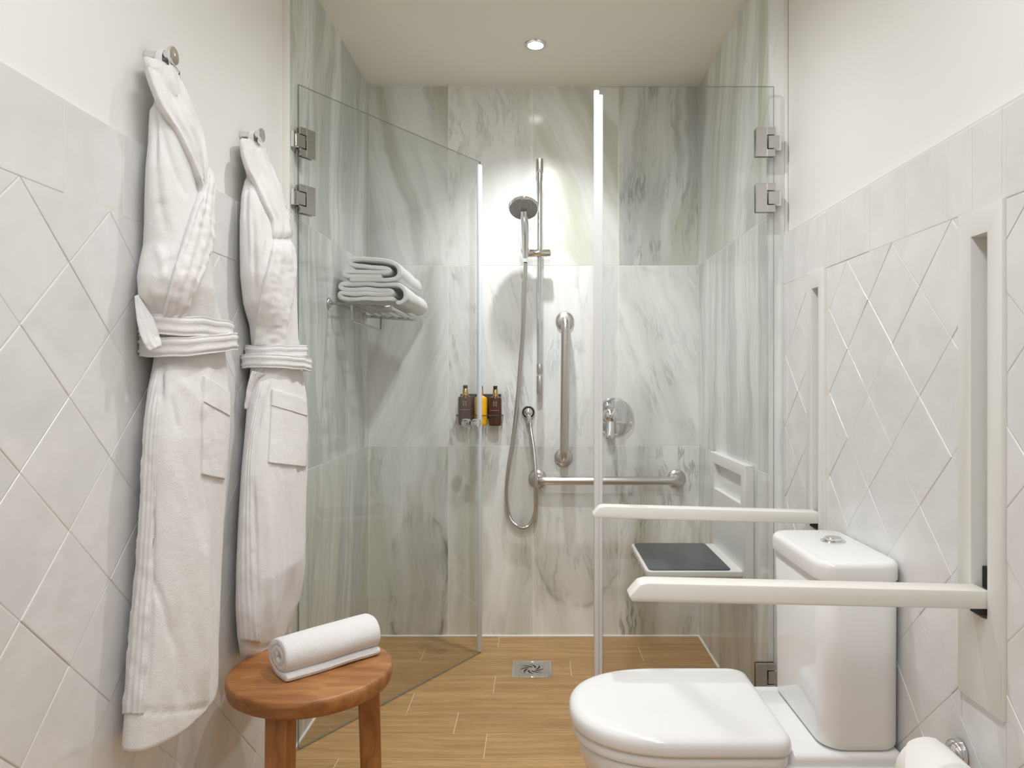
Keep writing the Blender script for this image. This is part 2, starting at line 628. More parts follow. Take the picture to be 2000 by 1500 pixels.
def rbox(x0, x1, y0, y1, z0, z1, rc, re0, re1, n=6):
    """box with rounded vertical corners and rounded bottom / top rims"""
    bm = bmesh.new()
    rings = []
    for k in range(5):
        t = PI / 2 * k / 4
        i = re0 * (1 - math.sin(t))
        rings.append(rrect(x0 + i, x1 - i, y0 + i, y1 - i, max(rc - i, 0.001), z0 + re0 * (1 - math.cos(t)), n))
    for k in range(5):
        t = PI / 2 * k / 4
        i = re1 * (1 - math.cos(t))
        rings.append(rrect(x0 + i, x1 - i, y0 + i, y1 - i, max(rc - i, 0.001), z1 - re1 * (1 - math.sin(t)), n))
    add_loft(bm, rings)
    return bm


def prism(poly, axis_vec, depth, bev=0.0):
    """poly: list of 3-D points in a plane, pushed along axis_vec by depth"""
    bm = bmesh.new()
    d = Vector(axis_vec).normalized() * depth
    add_loft(bm, [[Vector(p) for p in poly], [Vector(p) + d for p in poly]])
    if bev:
        bmesh.ops.bevel(bm, geom=bm.edges[:], offset=bev, segments=2, affect='EDGES', profile=0.5)
    return bm


# ------------------------------------------------------------------ the setting
X_L, X_R = -0.75, 0.75            # faces of the white tiles in the room
SH_L, SH_R, SH_B = -0.733, 0.700, 3.064   # marble faces in the shower
STEP_L, STEP_R = 2.089, 2.140
Y0 = -1.7

floor = struct(part('floor', box(-0.9, 0.9, Y0, 3.2, -0.10, -0.0009), FGROUT, sm=False))
ceiling = struct(part('ceiling', box(-0.9, 0.9, Y0, 3.2, CEIL, CEIL + 0.1), CEILM, sm=False))

bm = bmesh.new()
add_box(bm, -0.95, X_L - 0.002, Y0, STEP_L, -0.1, CEIL)
add_box(bm, -0.95, SH_L - 0.0006, STEP_L, 3.2, -0.1, CEIL)
wall_left = struct(part('wall_left', bm, PLASTER, sm=False))
bm = bmesh.new()
for i, (a, b) in enumerate(((Y0, 1.1174), (1.1174, 1.2366), (1.2366, 1.8144), (1.8144, 1.9336), (1.9336, STEP_R))):
    if i % 2 == 0:
        add_box(bm, X_R + 0.007, 0.95, a, b, -0.1, CEIL)
    else:           # pockets for the folding rails
        add_box(bm, X_R + 0.007, 0.95, a, b, -0.1, 0.5705)
        add_box(bm, X_R + 0.007, 0.95, a, b, 1.4023, CEIL)
        add_box(bm, X_R + 0.0485, 0.95, a, b, 0.5705, 1.4023)
add_box(bm, SH_R + 0.0006, 0.95, STEP_R, 3.2, -0.1, CEIL)
wall_right = struct(part('wall_right', bm, PLASTER, sm=False))
wall_back = struct(part('wall_back', box(-0.9, 0.9, SH_B + 0.0006, 3.2, -0.1, CEIL), MGROUT, sm=False))
bm = bmesh.new()
add_box(bm, -0.9, -0.66, Y0 - 0.1, Y0, 0, CEIL)
add_box(bm, 0.66, 0.9, Y0 - 0.1, Y0, 0, CEIL)
add_box(bm, -0.66, 0.66, Y0 - 0.1, Y0, 2.3, CEIL)
wall_front = struct(part('wall_front', bm, PLASTER, sm=False))

# grout bed behind the white tiles (left: tiles project 8 mm from the plaster)
part('grout_bed', box(X_L - 0.004, X_L + 0.0074, Y0, STEP_L - 0.002, 0, 1.552), GROUT, wall_left, sm=False)
bm = bmesh.new()
ycut = [Y0, 1.177 - 0.0595, 1.177 + 0.0595, 1.874 - 0.0595, 1.874 + 0.0595, STEP_R - 0.002]
for i in range(5):
    if i % 2 == 0:
        add_box(bm, X_R - 0.0068, X_R + 0.010, ycut[i], ycut[i + 1], 0, 1.552)
    else:
        add_box(bm, X_R - 0.0068, X_R + 0.010, ycut[i], ycut[i + 1], 0, 0.571)
        add_box(bm, X_R - 0.0068, X_R + 0.010, ycut[i], ycut[i + 1], 1.400, 1.552)
part('grout_bed', bm, GROUT, wall_right, sm=False)


def clip_poly(poly, x0, x1, z0, z1):
    def cut(p, f, inter):
        out = []
        for i in range(len(p)):
            a, b = p[i - 1], p[i]
            if f(a) != f(b):
                out.append(inter(a, b))
            if f(b):
                out.append(b)
        return out

    def ix(v):
        return lambda a, b: (v, a[1] + (b[1] - a[1]) * (v - a[0]) / (b[0] - a[0]))

    def iz(v):
        return lambda a, b: (a[0] + (b[0] - a[0]) * (v - a[1]) / (b[1] - a[1]), v)
    for f, i in ((lambda p: p[0] >= x0, ix(x0)), (lambda p: p[0] <= x1, ix(x1)), (lambda p: p[1] >= z0, iz(z0)), (lambda p: p[1] <= z1, iz(z1))):
        if poly:
            poly = cut(poly, f, i)
    return poly


_tile_cache = {}


def glazed_tile(poly, side, parent, rng):
    """poly in (y, z); side -1 left wall (faces +x), +1 right wall (faces -x); the tile is an uneven pillow-edged piece"""
    cy = sum(p[0] for p in poly) / len(poly)
    cz = sum(p[1] for p in poly) / len(poly)
    area = 0.5 * abs(sum(poly[i - 1][0] * poly[i][1] - poly[i][0] * poly[i - 1][1] for i in range(len(poly))))
    if area < 0.0006:
        return
    key = (side, tuple((round(p[0] - cy, 4), round(p[1] - cz, 4)) for p in poly))
    if key not in _tile_cache:
        g = 0.0007

        def inset(q, d):
            v = Vector((q[0] - cy, q[1] - cz))
            L = v.length
            return v * max(0.0, (L - d) / L) if L else v
        me = bpy.data.meshes.new('tile')
        bm = bmesh.new()
        sx = -side
        rings = []
        for h, d in ((-0.006, g), (0.0079, g), (0.0087, g + 0.0007), (0.0090, g + 0.0026)):
            ring = []
            for q in poly:
                w = inset(q, d * 1.3)
                ring.append((sx * h, w.x, w.y))
            rings.append(ring)
        add_loft(bm, rings, cap0=False)
        bmesh.ops.recalc_face_normals(bm, faces=bm.faces[:])
        bm.to_mesh(me)
        bm.free()
        me.materials.append(TILE)
        _tile_cache[key] = me
    o = bpy.data.objects.new('tile', _tile_cache[key])
    COL.objects.link(o)
    o.parent = parent
    o.location = ((X_L if side < 0 else X_R) - (-side) * 0.001 * rng.uniform(-0.3, 1.4), cy, cz)
    o.rotation_euler = (0, rng.uniform(-0.006, 0.006), rng.uniform(-0.006, 0.006))
    o['seed'] = rng.random()


PLATES = []      # openings left in the tiling of the right wall: (y0, y1, z0, z1)
for yc in (1.177, 1.874):
    PLATES.append((yc - 0.0595, yc + 0.0595, 0.5705, 1.4005))


def lay(poly, side, parent, rng):
    """lay one tile, cut round the rail plates"""
    todo = [poly]
    if side > 0:
        for (a, b, c, d) in PLATES:
            nxt = []
            for p in todo:
                ys, zs = [q[0] for q in p], [q[1] for q in p]
                if max(ys) <= a or min(ys) >= b or max(zs) <= c or min(zs) >= d:
                    nxt.append(p)
                    continue
                for r in ((-9, a, -9, 9), (b, 9, -9, 9), (a, b, -9, c), (a, b, d, 9)):
                    q = clip_poly(p, *r)
                    if len(q) >= 3:
                        nxt.append(q)
            todo = nxt
    for p in todo:
        glazed_tile(p, side, parent, rng)


def tile_wall(side, parent, y_apex, y_end, z_line, z_top, d=0.2125):
    rng = random.Random(11 + side)
    ylo = -0.12
    h = d / 2
    k0 = int(math.floor((ylo - y_apex) / h)) - 1
    k1 = int(math.ceil((y_end - y_apex) / h)) + 1
    for k in range(k0, k1 + 1):
        y = y_apex + k * h
        zc0 = z_line - (h if k % 2 == 0 else 0)
        for j in range(0, 9):
            zc = zc0 - j * d
            poly = clip_poly([(y, zc + h), (y + h, zc), (y, zc - h), (y - h, zc)], ylo, y_end, 0.0, z_line)
            if len(poly) >= 3:
                lay(poly, side, parent, rng)
    return rng


def border(side, parent, joints, z0, z1):
    rng = random.Random(5 + side)
    for a, b in zip(joints[:-1], joints[1:]):
        lay([(a, z0), (b, z0), (b, z1), (a, z1)], side, parent, rng)


tile_wall(-1, wall_left, 1.224, STEP_L - 0.004, 1.405, 1.555)
border(-1, wall_left, [-0.12 + 0.0, 0.008, 0.163, 0.32, 0.476, 0.633, 0.79, 0.948, 1.106, 1.264, 1.421, 1.578, 1.736, 1.893, 2.05, STEP_L - 0.004], 1.405, 1.555)
tile_wall(1, wall_right, 1.4775, STEP_R - 0.004, 1.400, 1.548)
border(1, wall_right, [-0.12, 0.02, 0.17, 0.32, 0.47, 0.62, 0.77, 0.90, 0.975, 1.05, 1.128, 1.205, 1.278, 1.428, 1.578, 1.728, 1.878, 2.03, STEP_R - 0.004], 1.400, 1.548)

# ---- marble
ROWS = [0.0, 0.8275, 1.6085, CEIL]


def marble(parent, w, h, loc, rz, seed, slant=0.0, grey=0.5, green=0.3, vein=0.4, swirl=0.0, sx=0.0, sz=0.0, arch=0.0, adir=1.0, ar=0.12):
    bm = box(-w / 2 + 0.0015, w / 2 - 0.0015, 0.0, 0.0085, -h / 2 + 0.0015, h / 2 - 0.0015, 0.0003, 1)
    o = part('marble_tile', bm, MARBLE, None, sm=False)
    o.parent = parent
    o.location = loc
    o.rotation_euler = (0, 0, rz)
    for k, v in dict(seed=seed, slant=slant, grey=grey, green=green, vein=vein, swirl=swirl, swirl_x=sx, swirl_z=sz, arch=arch, arch_dir=adir, arch_r=ar).items():
        o[k] = float(v)


COLS = [SH_L, -0.387, -0.020, 0.351, SH_R]
spec = {  # (col,row): row 0 bottom
    (0, 2): dict(seed=.11, slant=.28, grey=.62, green=.75, vein=.15),
    (1, 2): dict(seed=.23, slant=.06, grey=.16, green=.25, vein=.30),
    (2, 2): dict(seed=.37, slant=.45, grey=.25, green=.70, vein=.08),
    (3, 2): dict(seed=.41, slant=-.04, grey=1.0, green=.80, vein=.55),
    (0, 1): dict(seed=.53, slant=-.35, grey=.50, green=.05, vein=.10),
    (1, 1): dict(seed=.61, slant=.22, grey=.25, green=.10, vein=.40),
    (2, 1): dict(seed=.67, slant=-.08, grey=.35, green=.05, vein=.30),
    (3, 1): dict(seed=.71, slant=.35, grey=.30, green=.10, vein=.30, arch=.25, sx=-.03, sz=.12, ar=.185),
    (0, 0): dict(seed=.79, slant=0.0, grey=.60, green=.55, vein=.35, arch=1.15, sx=.045, sz=-.02, ar=.10),
    (1, 0): dict(seed=.83, slant=-.06, grey=.45, green=.45, vein=.35),
    (2, 0): dict(seed=.89, slant=.1, grey=.28, green=.22, vein=.35, arch=.5, adir=-1.0, sx=0.0, sz=-.07, ar=.165),
    (3, 0): dict(seed=.97, slant=.0, grey=.42, green=.60, vein=.65),
}
for (c, r), kw in spec.items():
    x0, x1, z0, z1 = COLS[c], COLS[c + 1], ROWS[r], ROWS[r + 1]
    marble(wall_back, x1 - x0, z1 - z0, ((x0 + x1) / 2, SH_B, (z0 + z1) / 2), 0.0, **kw)
for r in range(3):
    z0, z1 = ROWS[r], ROWS[r + 1]
    for (a, b, sd) in ((STEP_L, 2.27, .05), (2.27, SH_B, .15)):
        marble(wall_left, b - a, z1 - z0, (SH_L, (a + b) / 2, (z0 + z1) / 2), PI / 2, sd + r * .21, slant=(-.12, .10, -.08)[r], grey=.95, green=(.5, .08, .35)[r], vein=.3)
    for (a, b, sd) in ((STEP_R, 2.245, .07), (2.245, SH_B, .19)):
        marble(wall_right, b - a, z1 - z0, (SH_R, (a + b) / 2, (z0 + z1) / 2), -PI / 2, sd + r * .27, slant=(0, 0, -.22)[r], grey=(.8, .95, .7)[r], green=(.3, .0, .55)[r], vein=.15)
# marble returns at the mouth of the shower, corner trims and the silicone bead along the floor
bm = box(SH_R + 0.0002, X_R - 0.003, STEP_R - 0.006, STEP_R + 0.004, 0, CEIL)
o = part('marble_return', bm, MARBLE, wall_right, sm=False)
for k, v in dict(seed=.3, slant=0, grey=.55, green=.1, vein=.05, arch=0, arch_dir=1, arch_r=.1).items():
    o[k] = float(v)
struct(part('trim_1', box(X_L - 0.003, SH_L + 0.0008, STEP_L - 0.008, STEP_L - 0.001, 0, CEIL, 0.002), TRIMW))
struct(part('trim_2', box(X_R - 0.004, X_R + 0.006, STEP_R - 0.010, STEP_R - 0.0062, 0, CEIL, 0.0015), TRIMW))
struct(part('trim_3', box(SH_L, SH_R, SH_B - 0.005, SH_B + 0.002, -0.002, 0.006, 0.002), MGROUT))
struct(part('trim_4', box(SH_L - 0.002, SH_L + 0.005, STEP_L, SH_B, -0.002, 0.006, 0.002), MGROUT))
struct(part('trim_5', box(SH_R - 0.005, SH_R + 0.002, STEP_R, SH_B, -0.002, 0.006, 0.002), MGROUT))

# ---- floor planks (wood-look tiles, 145 mm rows)
PW = 0.1447
joint = {-2: 0.30, -1: -0.159, 0: 0.62, 1: -0.438, 2: -0.158, 3: 0.128, 4: 0.42, 5: -0.166}
rng = random.Random(3)
DRX, DRY, DRS = -0.0216, 2.712, 0.0765
for k in range(-27, 6):
    ya, yb = 2.221 + k * PW, min(2.221 + (k + 1) * PW, SH_B)
    j = joint.get(k, rng.uniform(-0.45, 0.45))
    L = 0.885
    xs = sorted([j + i * L for i in range(-3, 4)])
    lo, hi = (SH_L, SH_R) if ya > 2.0 else (X_L, X_R)
    xs = [lo] + [x for x in xs if lo + 0.01 < x < hi - 0.01] + [hi]
    for a, b in zip(xs[:-1], xs[1:]):
        bm = box(a + 0.001, b - 0.001, ya + 0.001, yb - 0.001, -0.006, 0.0, 0.0007, 1)
        o = part('plank', bm, OAK, floor, sm=False, loc=((a + b) / 2, (ya + yb) / 2, 0))
        o['seed'] = rng.random()

# ------------------------------------------------------------------ lamps


def downlight(x, y, energy, label, angle, blend, size, tilt=0.0):
    t = thing('ceiling_downlight', label, 'lamp', (x, y, CEIL), 'recessed ceiling spots')
    bm = bmesh.new()
    add_lathe(bm, [(0.030, -0.001), (0.030, -0.005), (0.034, -0.006), (0.041, -0.004), (0.043, 0.0), (0.030, 0.001)], (x, y, CEIL), n=40)
    part('trim_ring', bm, CHROME, t)
    bm = bmesh.new()
    add_lathe(bm, [(0.0, -0.0045), (0.022, -0.004), (0.0298, -0.0025), (0.0298, -0.001)], (x, y, CEIL), n=32)
    part('lens', bm, LENS, t)
    d = bpy.data.lights.new('downlight_beam', 'SPOT')
    d.energy = energy
    d.color = LAMP_COL
    d.spot_size = angle
    d.spot_blend = blend
    d.shadow_soft_size = size
    o = bpy.data.objects.new('downlight_beam', d)
    COL.objects.link(o)
    o.parent = t
    o.location = (0, 0, -0.012)
    o.rotation_euler = (tilt, 0, 0)      # swivelled towards +y
    return t


downlight(*SHOWER_LAMP, 'round recessed spotlight glowing in the shower ceiling', math.radians(108), 1.0, 0.022)
for i, (x, y, e) in enumerate(ROOM_LAMPS):
    downlight(x, y, e, ('recessed spotlight above the stool, just outside the glass doors', 'recessed spotlight above the near folding rail', 'recessed spotlight at the near end of the bathroom ceiling')[i], math.radians(142), 1.0, 0.018, math.radians(20) if i == 0 else 0.0)

# ------------------------------------------------------------------ floor drain
t = thing('floor_drain', 'square chrome floor drain with curved slots in the wood-look floor', 'drain', (DRX, DRY, 0))
bm = bmesh.new()
s = DRS
for a in ((-s, s, -s, -s + 0.010), (-s, s, s - 0.010, s), (-s, -s + 0.010, -s + 0.0102, s - 0.0102), (s - 0.010, s, -s + 0.0102, s - 0.0102)):
    add_box(bm, DRX + a[0], DRX + a[1], DRY + a[2], DRY + a[3], -0.001, 0.0042, 0.001, 1)
part('rim', bm, CHROME, t)
part('grate', box(DRX - s + 0.008, DRX + s - 0.008, DRY - s + 0.008, DRY + s - 0.008, -0.001, 0.0026), STEEL, t, sm=False)
for k in range(8):
    bm = bmesh.new()
    L, R = [], []
    for i in range(9):
        u = i / 8
        r = 0.016 + 0.030 * u
        a = k * PI / 4 + 0.95 * u
        w = 0.0052 * math.sin(PI * min(1, 0.15 + u * 0.8)) / r
        L.append(Vector((DRX + r * math.cos(a - w), DRY + r * math.sin(a - w), 0.0029)))
        R.append(Vector((DRX + r * math.cos(a + w), DRY + r * math.sin(a + w), 0.0029)))
    poly = L + R[::-1]
    add_loft(bm, [poly, [p + Vector((0, 0, -0.0012)) for p in poly]])
    part('slot', bm, DARK, t, sm=False)
bm = bmesh.new()
add_lathe(bm, [(0.052, 0.0025), (0.052, 0.0034), (0.049, 0.0034), (0.049, 0.0025)], (DRX, DRY, 0), n=40)
part('ring', bm, CHROME, t)
for sx in (-1, 1):
    for sy in (-1, 1):
        bm = bmesh.new()
        add_lathe(bm, [(0.0045, 0.0025), (0.0042, 0.0038), (0.0, 0.0042)], (DRX + sx * 0.056, DRY + sy * 0.056, 0), n=12)
        part('screw', bm, CHROME, t)

# ------------------------------------------------------------------ glass doors


def glass_panel(p0, p1, z0, z1, th):
    """upright pane from p0 to p1 (x, y); cut edges carry the second material"""
    d = Vector((p1[0] - p0[0], p1[1] - p0[1], 0)).normalized()
    nrm = Vector((-d.y, d.x, 0)) * th / 2
    a, b = Vector((p0[0], p0[1], 0)), Vector((p1[0], p1[1], 0))
    bm = bmesh.new()
    poly = [a - nrm, b - nrm, b + nrm, a + nrm]
    lo = [bm.verts.new(p + Vector((0, 0, z0))) for p in poly]
    hi = [bm.verts.new(p + Vector((0, 0, z1))) for p in poly]
    bm.faces.new(lo[::-1]).material_index = 1
    bm.faces.new(hi).material_index = 1
    for i in range(4):
        k = (i + 1) % 4
        bm.faces.new((lo[i], lo[k], hi[k], hi[i])).material_index = 0 if i in (0, 2) else 1
    return bm


def oriented(bm, origin, d):
    """move a bmesh built around 0 (x along the pane, y across it) onto the pane"""
    ang = math.atan2(d.y, d.x)
    bmesh.ops.transform(bm, matrix=Matrix.Translation(origin) @ Matrix.Rotation(ang, 4, 'Z'), verts=bm.verts[:])
    return bm


def hinge(parent, pivot, d, z, wall_bm):
    """clamp plates either side of the pane with a notch, the pivot barrel and the wall bracket"""
    h = 0.043
    o3 = Vector((pivot[0], pivot[1], z))
    bm = bmesh.new()
    for s in (-1, 1):
        y0, y1 = (0.0045, 0.0115) if s > 0 else (-0.0115, -0.0045)
        add_box(bm, 0.028, 0.062, y0, y1, -h, h, 0.001, 1)
        add_box(bm, 0.004, 0.029, y0, y1, 0.0215, h, 0.001, 1)
        add_box(bm, 0.004, 0.029, y0, y1, -h, -0.0215, 0.001, 1)
    hg = part('hinge', oriented(bm, o3, d), HINGE, parent, sm=False, label='satin metal clamp hinge')
    bm = bmesh.new()
    add_box(bm, -0.008, 0.0245, -0.0115, -0.0045, -0.019, 0.019, 0.001, 1)
    add_box(bm, -0.008, 0.0245, 0.0045, 0.0115, -0.019, 0.019, 0.001, 1)
    part('knuckle', oriented(bm, o3, d), HINGE, hg, sm=False)
    bm = bmesh.new()
    add_cyl(bm, o3 + Vector((0, 0, -0.021)), o3 + Vector((0, 0, 0.021)), 0.0085, n=16, bev=0.001)
    part('barrel', bm, CHROME, hg)
    part('wall_bracket', wall_bm, CHROME, hg, sm=False)


# left leaf: hinged on the left marble wall, swung inwards
P0 = Vector((-0.722, 2.115, 0))
P1 = Vector((-0.2355, 2.874, 0))
dl = (P1 - P0).normalized()
nl = Vector((-dl.y, dl.x, 0))
t = thing('shower_door', 'clear glass shower door swung open into the shower, hinged on the left wall', 'shower door', (P0.x, P0.y, 0.0))
a = P0 + dl * 0.006
part('glass_panel', glass_panel((a.x, a.y), (P1.x, P1.y), 0.006, 2.0, 0.008), [GLASS, GEDGE], t, sm=False)
bm = bmesh.new()
add_box(bm, -0.012, 0.008, -0.0065, 0.0065, 0.01, 1.988, 0.002, 2)
part('edge_seal', oriented(bm, P1, dl), CSEAL, t, label='clear plastic edge seal')
for z in (1.829, 1.657, 0.226):
    hinge(t, (P0.x, P0.y), dl, z, box(SH_L - 0.001, P0.x, 2.092, 2.140, z - 0.024, z + 0.024, 0.001, 1))
kc = P1 - dl * 0.055 + Vector((0, 0, 0.940))
bm = bmesh.new()
for s in (-1, 1):
    add_lathe(bm, [(0.009, 0.004), (0.009, 0.010), (0.0165, 0.0115), (0.0175, 0.020), (0.0175, 0.034), (0.0160, 0.038), (0.0, 0.0385)], kc, nl * s, 24)
part('door_knob', bm, CHROME, t, label='paired chrome door knobs')

# right leaf: closed, between the right wall and the opening
Q0 = Vector((0.712, 2.112, 0))
Q1 = Vector((0.184, 2.112, 0))
dr = (Q1 - Q0).normalized()
t = thing('shower_door', 'closed clear glass shower door hinged on the right, behind the toilet', 'shower door', (Q0.x, Q0.y, 0.0))
part('glass_panel', glass_panel((Q0.x - 0.006, Q0.y), (Q1.x, Q1.y), 0.008, 1.990, 0.008), [GLASS, GEDGE], t, sm=False)
bm = bmesh.new()
add_box(bm, 0.0, 0.016, -0.007, 0.007, 0.008, 1.978, 0.002, 1)
add_box(bm, -0.011, 0.002, -0.0055, 0.0055, 0.008, 1.965, 0.002, 1)
part('edge_seal', oriented(bm, Q1, dr), SEALW, t, label='pale vertical magnetic seal')
for z in (1.822, 1.656, 0.226):
    hinge(t, (Q0.x, Q0.y), dr, z, box(Q0.x, 0.728, 2.1085, STEP_R - 0.004, z - 0.022, z + 0.022, 0.001, 1))

# ------------------------------------------------------------------ shower hardware on the back wall
WB = SH_B
RX, RY = 0.009, 3.005
t = thing('shower_rail', 'upright chrome slide rail holding the hand shower on the marble wall', 'shower rail', (RX, WB, 1.05))
bm = bmesh.new()
add_cyl(bm, (RX, RY, 1.055), (RX, RY, 2.05), 0.0115, n=24)
part('rail', bm, CHROME, t)
for z0, z1 in ((1.995, 2.052), (1.052, 1.130), (1.138, 1.180)):
    bm = bmesh.new()
    add_cyl(bm, (RX, RY, z0), (RX, RY, z1), 0.0155 if z0 > 1.9 else 0.0135, n=24, bev=0.0015)
    if z0 != 1.052:
        add_cyl(bm, (RX, RY, (z0 + z1) / 2), (RX, WB, (z0 + z1) / 2), 0.010, n=16)
    part('wall_mount', bm, SATIN, t)
bm = bmesh.new()
add_cyl(bm, (-0.058, RY - 0.005, 1.652), (0.052, RY - 0.005, 1.652), 0.0175, n=28, bev=0.002)
add_cyl(bm, (-0.052, RY - 0.010, 1.650), (-0.052, RY - 0.045, 1.655), 0.016, 0.018, n=20)
sl = part('slider', bm, CHROME, t)
bm = bmesh.new()
add_cyl(bm, (0.030, RY - 0.005, 1.652), (0.056, RY - 0.005, 1.652), 0.0145, n=24, bev=0.002)
part('slider_knob', bm, SATIN, sl)

t = thing('hand_shower', 'chrome hand shower with a round grey nozzle face in the slider', 'shower head', (-0.052, 2.955, 1.62))
nv = Vector((0.0, -math.cos(math.radians(57)), -math.sin(math.radians(57))))
hc = Vector((-0.0575, 2.905, 1.815))
bm = bmesh.new()
add_lathe(bm, [(0.058, 0.0), (0.0625, -0.003), (0.0640, -0.008), (0.058, -0.017), (0.035, -0.026), (0.0, -0.030)], hc, nv, 44)
part('head', bm, CHROME, t)
bm = bmesh.new()
add_lathe(bm, [(0.0585, -0.002), (0.0575, 0.0016), (0.052, 0.0030), (0.0, 0.0036)], hc, nv, 44)
fc = part('nozzle_face', bm, NOZZLE, t, label='grey nozzle face')
bm = bmesh.new()
add_lathe(bm, [(0.014, 0.003), (0.0135, 0.0050), (0.009, 0.0055), (0.0, 0.0055)], hc + nv.cross(Vector((1, 0, 0))).normalized() * 0.0, nv, 24)
part('center_button', bm, KNOT, fc)
pts = smooth_path([(-0.052, 2.958, 1.622), (-0.052, 2.952, 1.66), (-0.052, 2.938, 1.71), (-0.053, 2.927, 1.755), (-0.056, 2.925, 1.79), (-0.0575, 2.915, 1.812)], 22)
bm = bmesh.new()
rings = []
for i, p in enumerate(pts):
    d = (pts[min(i + 1, 22)] - pts[max(i - 1, 0)]).normalized()
    a_, b_ = frame(d, Vector((0, 1, 0)))
    r = 0.0115 + 0.0040 * math.sin(PI * min(1.0, i / 22 * 0.9)) + 0.002 * (i / 22)
    rings.append([p + (a_ * math.cos(q) + b_ * math.sin(q)) * r for q in [2 * PI * k / 16 for k in range(16)]])
add_loft(bm, rings)
part('handle', bm, CHROME, t)

t = thing('shower_outlet', 'small round chrome wall outlet the shower hose comes from', 'wall outlet', (-0.040, WB, 0.973))
bm = bmesh.new()
add_lathe(bm, [(0.030, 0.0), (0.030, 0.006), (0.027, 0.010), (0.021, 0.011), (0.021, 0.006)], (-0.040, WB, 0.973), (0, -1, 0), 32)
part('rosette', bm, CHROME, t)
bm = bmesh.new()
add_lathe(bm, [(0.0265, 0.0095), (0.0265, 0.0118), (0.0205, 0.0118), (0.0205, 0.0095)], (-0.040, WB, 0.973), (0, -1, 0), 32)
part('gasket', bm, BLACK, t)
bm = bmesh.new()
add_lathe(bm, [(0.019, 0.004), (0.019, 0.026), (0.015, 0.036), (0.008, 0.040), (0.0, 0.0405)], (-0.040, WB, 0.973), (0, -1, 0), 28)
add_cyl(bm, (-0.040, WB - 0.028, 0.968), (-0.036, WB - 0.032, 0.925), 0.0115, 0.0095, n=16, bev=0.001)
part('elbow', bm, CHROME, t)

hp = [(1026.5, 512, 2.957), (1025, 560, 2.965), (1022, 640, 2.985), (1016, 710, 3.0), (1010, 790, 3.01), (1002, 855, 3.015), (992, 920, 3.02), (989, 970, 3.03), (996, 1010, 3.035), (1012, 1029, 3.04), (1030, 1029, 3.04), (1043, 1008, 3.02), (1048, 975, 2.992), (1047, 935, 2.984), (1043, 880, 3.012), (1037.5, 845, 3.032), (1036, 826, 3.032)]
pw = [((px - CX) * y / F, y, EYE - (py - CY) * y / F) for px, py, y in hp]
bm = bmesh.new()
add_tube(bm, smooth_path(pw, 420), 0.0082, 10, 0.07)
tag(part('shower_hose', bm, SATIN, None, loc=pw[9]), 'ribbed metal shower hose hanging in a long loop', 'hose')


def grab_bar(p0, p1, name, label):
    p0, p1 = Vector(p0), Vector(p1)
    off = Vector((0, -0.072, 0))
    ax = (p1 - p0).normalized()
    t = thing(name, label, 'grab bar', tuple(p0), 'brushed steel grab bars on the shower wall')
    bm = bmesh.new()
    add_tube(bm, round_corner([p0, p0 + off, p1 + off, p1], 0.038, 8), 0.0178, 20)
    part('bar', bm, SATIN, t)
    for p in (p0, p1):
        bm = bmesh.new()
        add_lathe(bm, [(0.040, 0.0), (0.040, 0.004), (0.036, 0.009), (0.026, 0.012), (0.019, 0.013)], p, (0, -1, 0), 36)
        part('flange', bm, SATIN, t)


grab_bar((0.118, WB, 1.369), (0.112, WB, 0.776), 'grab_bar', 'upright brushed steel grab bar right of the hand shower')
grab_bar((0.0, WB, 0.685), (0.603, WB, 0.685), 'grab_bar', 'horizontal brushed steel grab bar low on the marble wall')

t = thing('shower_valve', 'round chrome shower mixer plate with a lever pointing down', 'shower valve', (0.332, WB, 0.951))
vc = Vector((0.332, WB, 0.951))
bm = bmesh.new()
add_lathe(bm, [(0.083, 0.0), (0.084, 0.004), (0.081, 0.008), (0.070, 0.010), (0.0, 0.0115)], vc, (0, -1, 0), 56)
part('plate', bm, CHROME, t)
bm = bmesh.new()
vb = vc + Vector((-0.018, 0, 0.008))
add_lathe(bm, [(0.034, 0.010), (0.034, 0.028), (0.030, 0.042), (0.022, 0.050), (0.0, 0.053)], vb, (0, -1, 0), 36)
lv = part('lever_hub', bm, CHROME, t)
bm = bmesh.new()
rings = []
for u in [i / 10 for i in range(11)]:
    p = vb + Vector((-0.001 - 0.006 * u, -0.036 - 0.020 * u, -0.012 - 0.085 * u))
    w = 0.015 + 0.005 * u if u < 0.95 else 0.014
    hh = 0.010 if u < 0.95 else 0.006
    rings.append([p + Vector((w * math.cos(q), hh * math.sin(q), 0)) for q in [2 * PI * k / 16 for k in range(16)]])
add_loft(bm, rings)
part('lever', bm, CHROME, lv)
bm = bmesh.new()
add_lathe(bm, [(0.0155, 0.008), (0.0155, 0.020), (0.011, 0.024), (0.0, 0.0245)], vc + Vector((-0.028, 0, 0.048)), (0, -1, 0), 24)
part('diverter_button', bm, CHROME, t)
for q in (0.03, 2.3):
    bm = bmesh.new()
    add_lathe(bm, [(0.004, 0.008), (0.0035, 0.0125), (0, 0.013)], vc + Vector((0.058 * math.cos(q), 0, 0.012 + 0.058 * math.sin(q))), (0, -1, 0), 12)
    part('screw', bm, SATIN, t)

# ------------------------------------------------------------------ soap bottles
BY = 3.020
t = thing('bottle_holder', 'black wire holder carrying three soap bottles on the marble wall', 'bottle holder', (-0.245, WB, 0.93))
part('back_plate', box(-0.335, -0.158, WB - 0.006, WB, 0.945, 1.052, 0.002), BLACK, t)
bm = bmesh.new()
add_tube(bm, round_corner([(-0.347, WB, 0.962), (-0.347, BY - 0.036, 0.962), (-0.150, BY - 0.036, 0.962), (-0.150, WB, 0.962)], 0.018), 0.0022, 8)
part('front_wire', bm, BLACK, t)


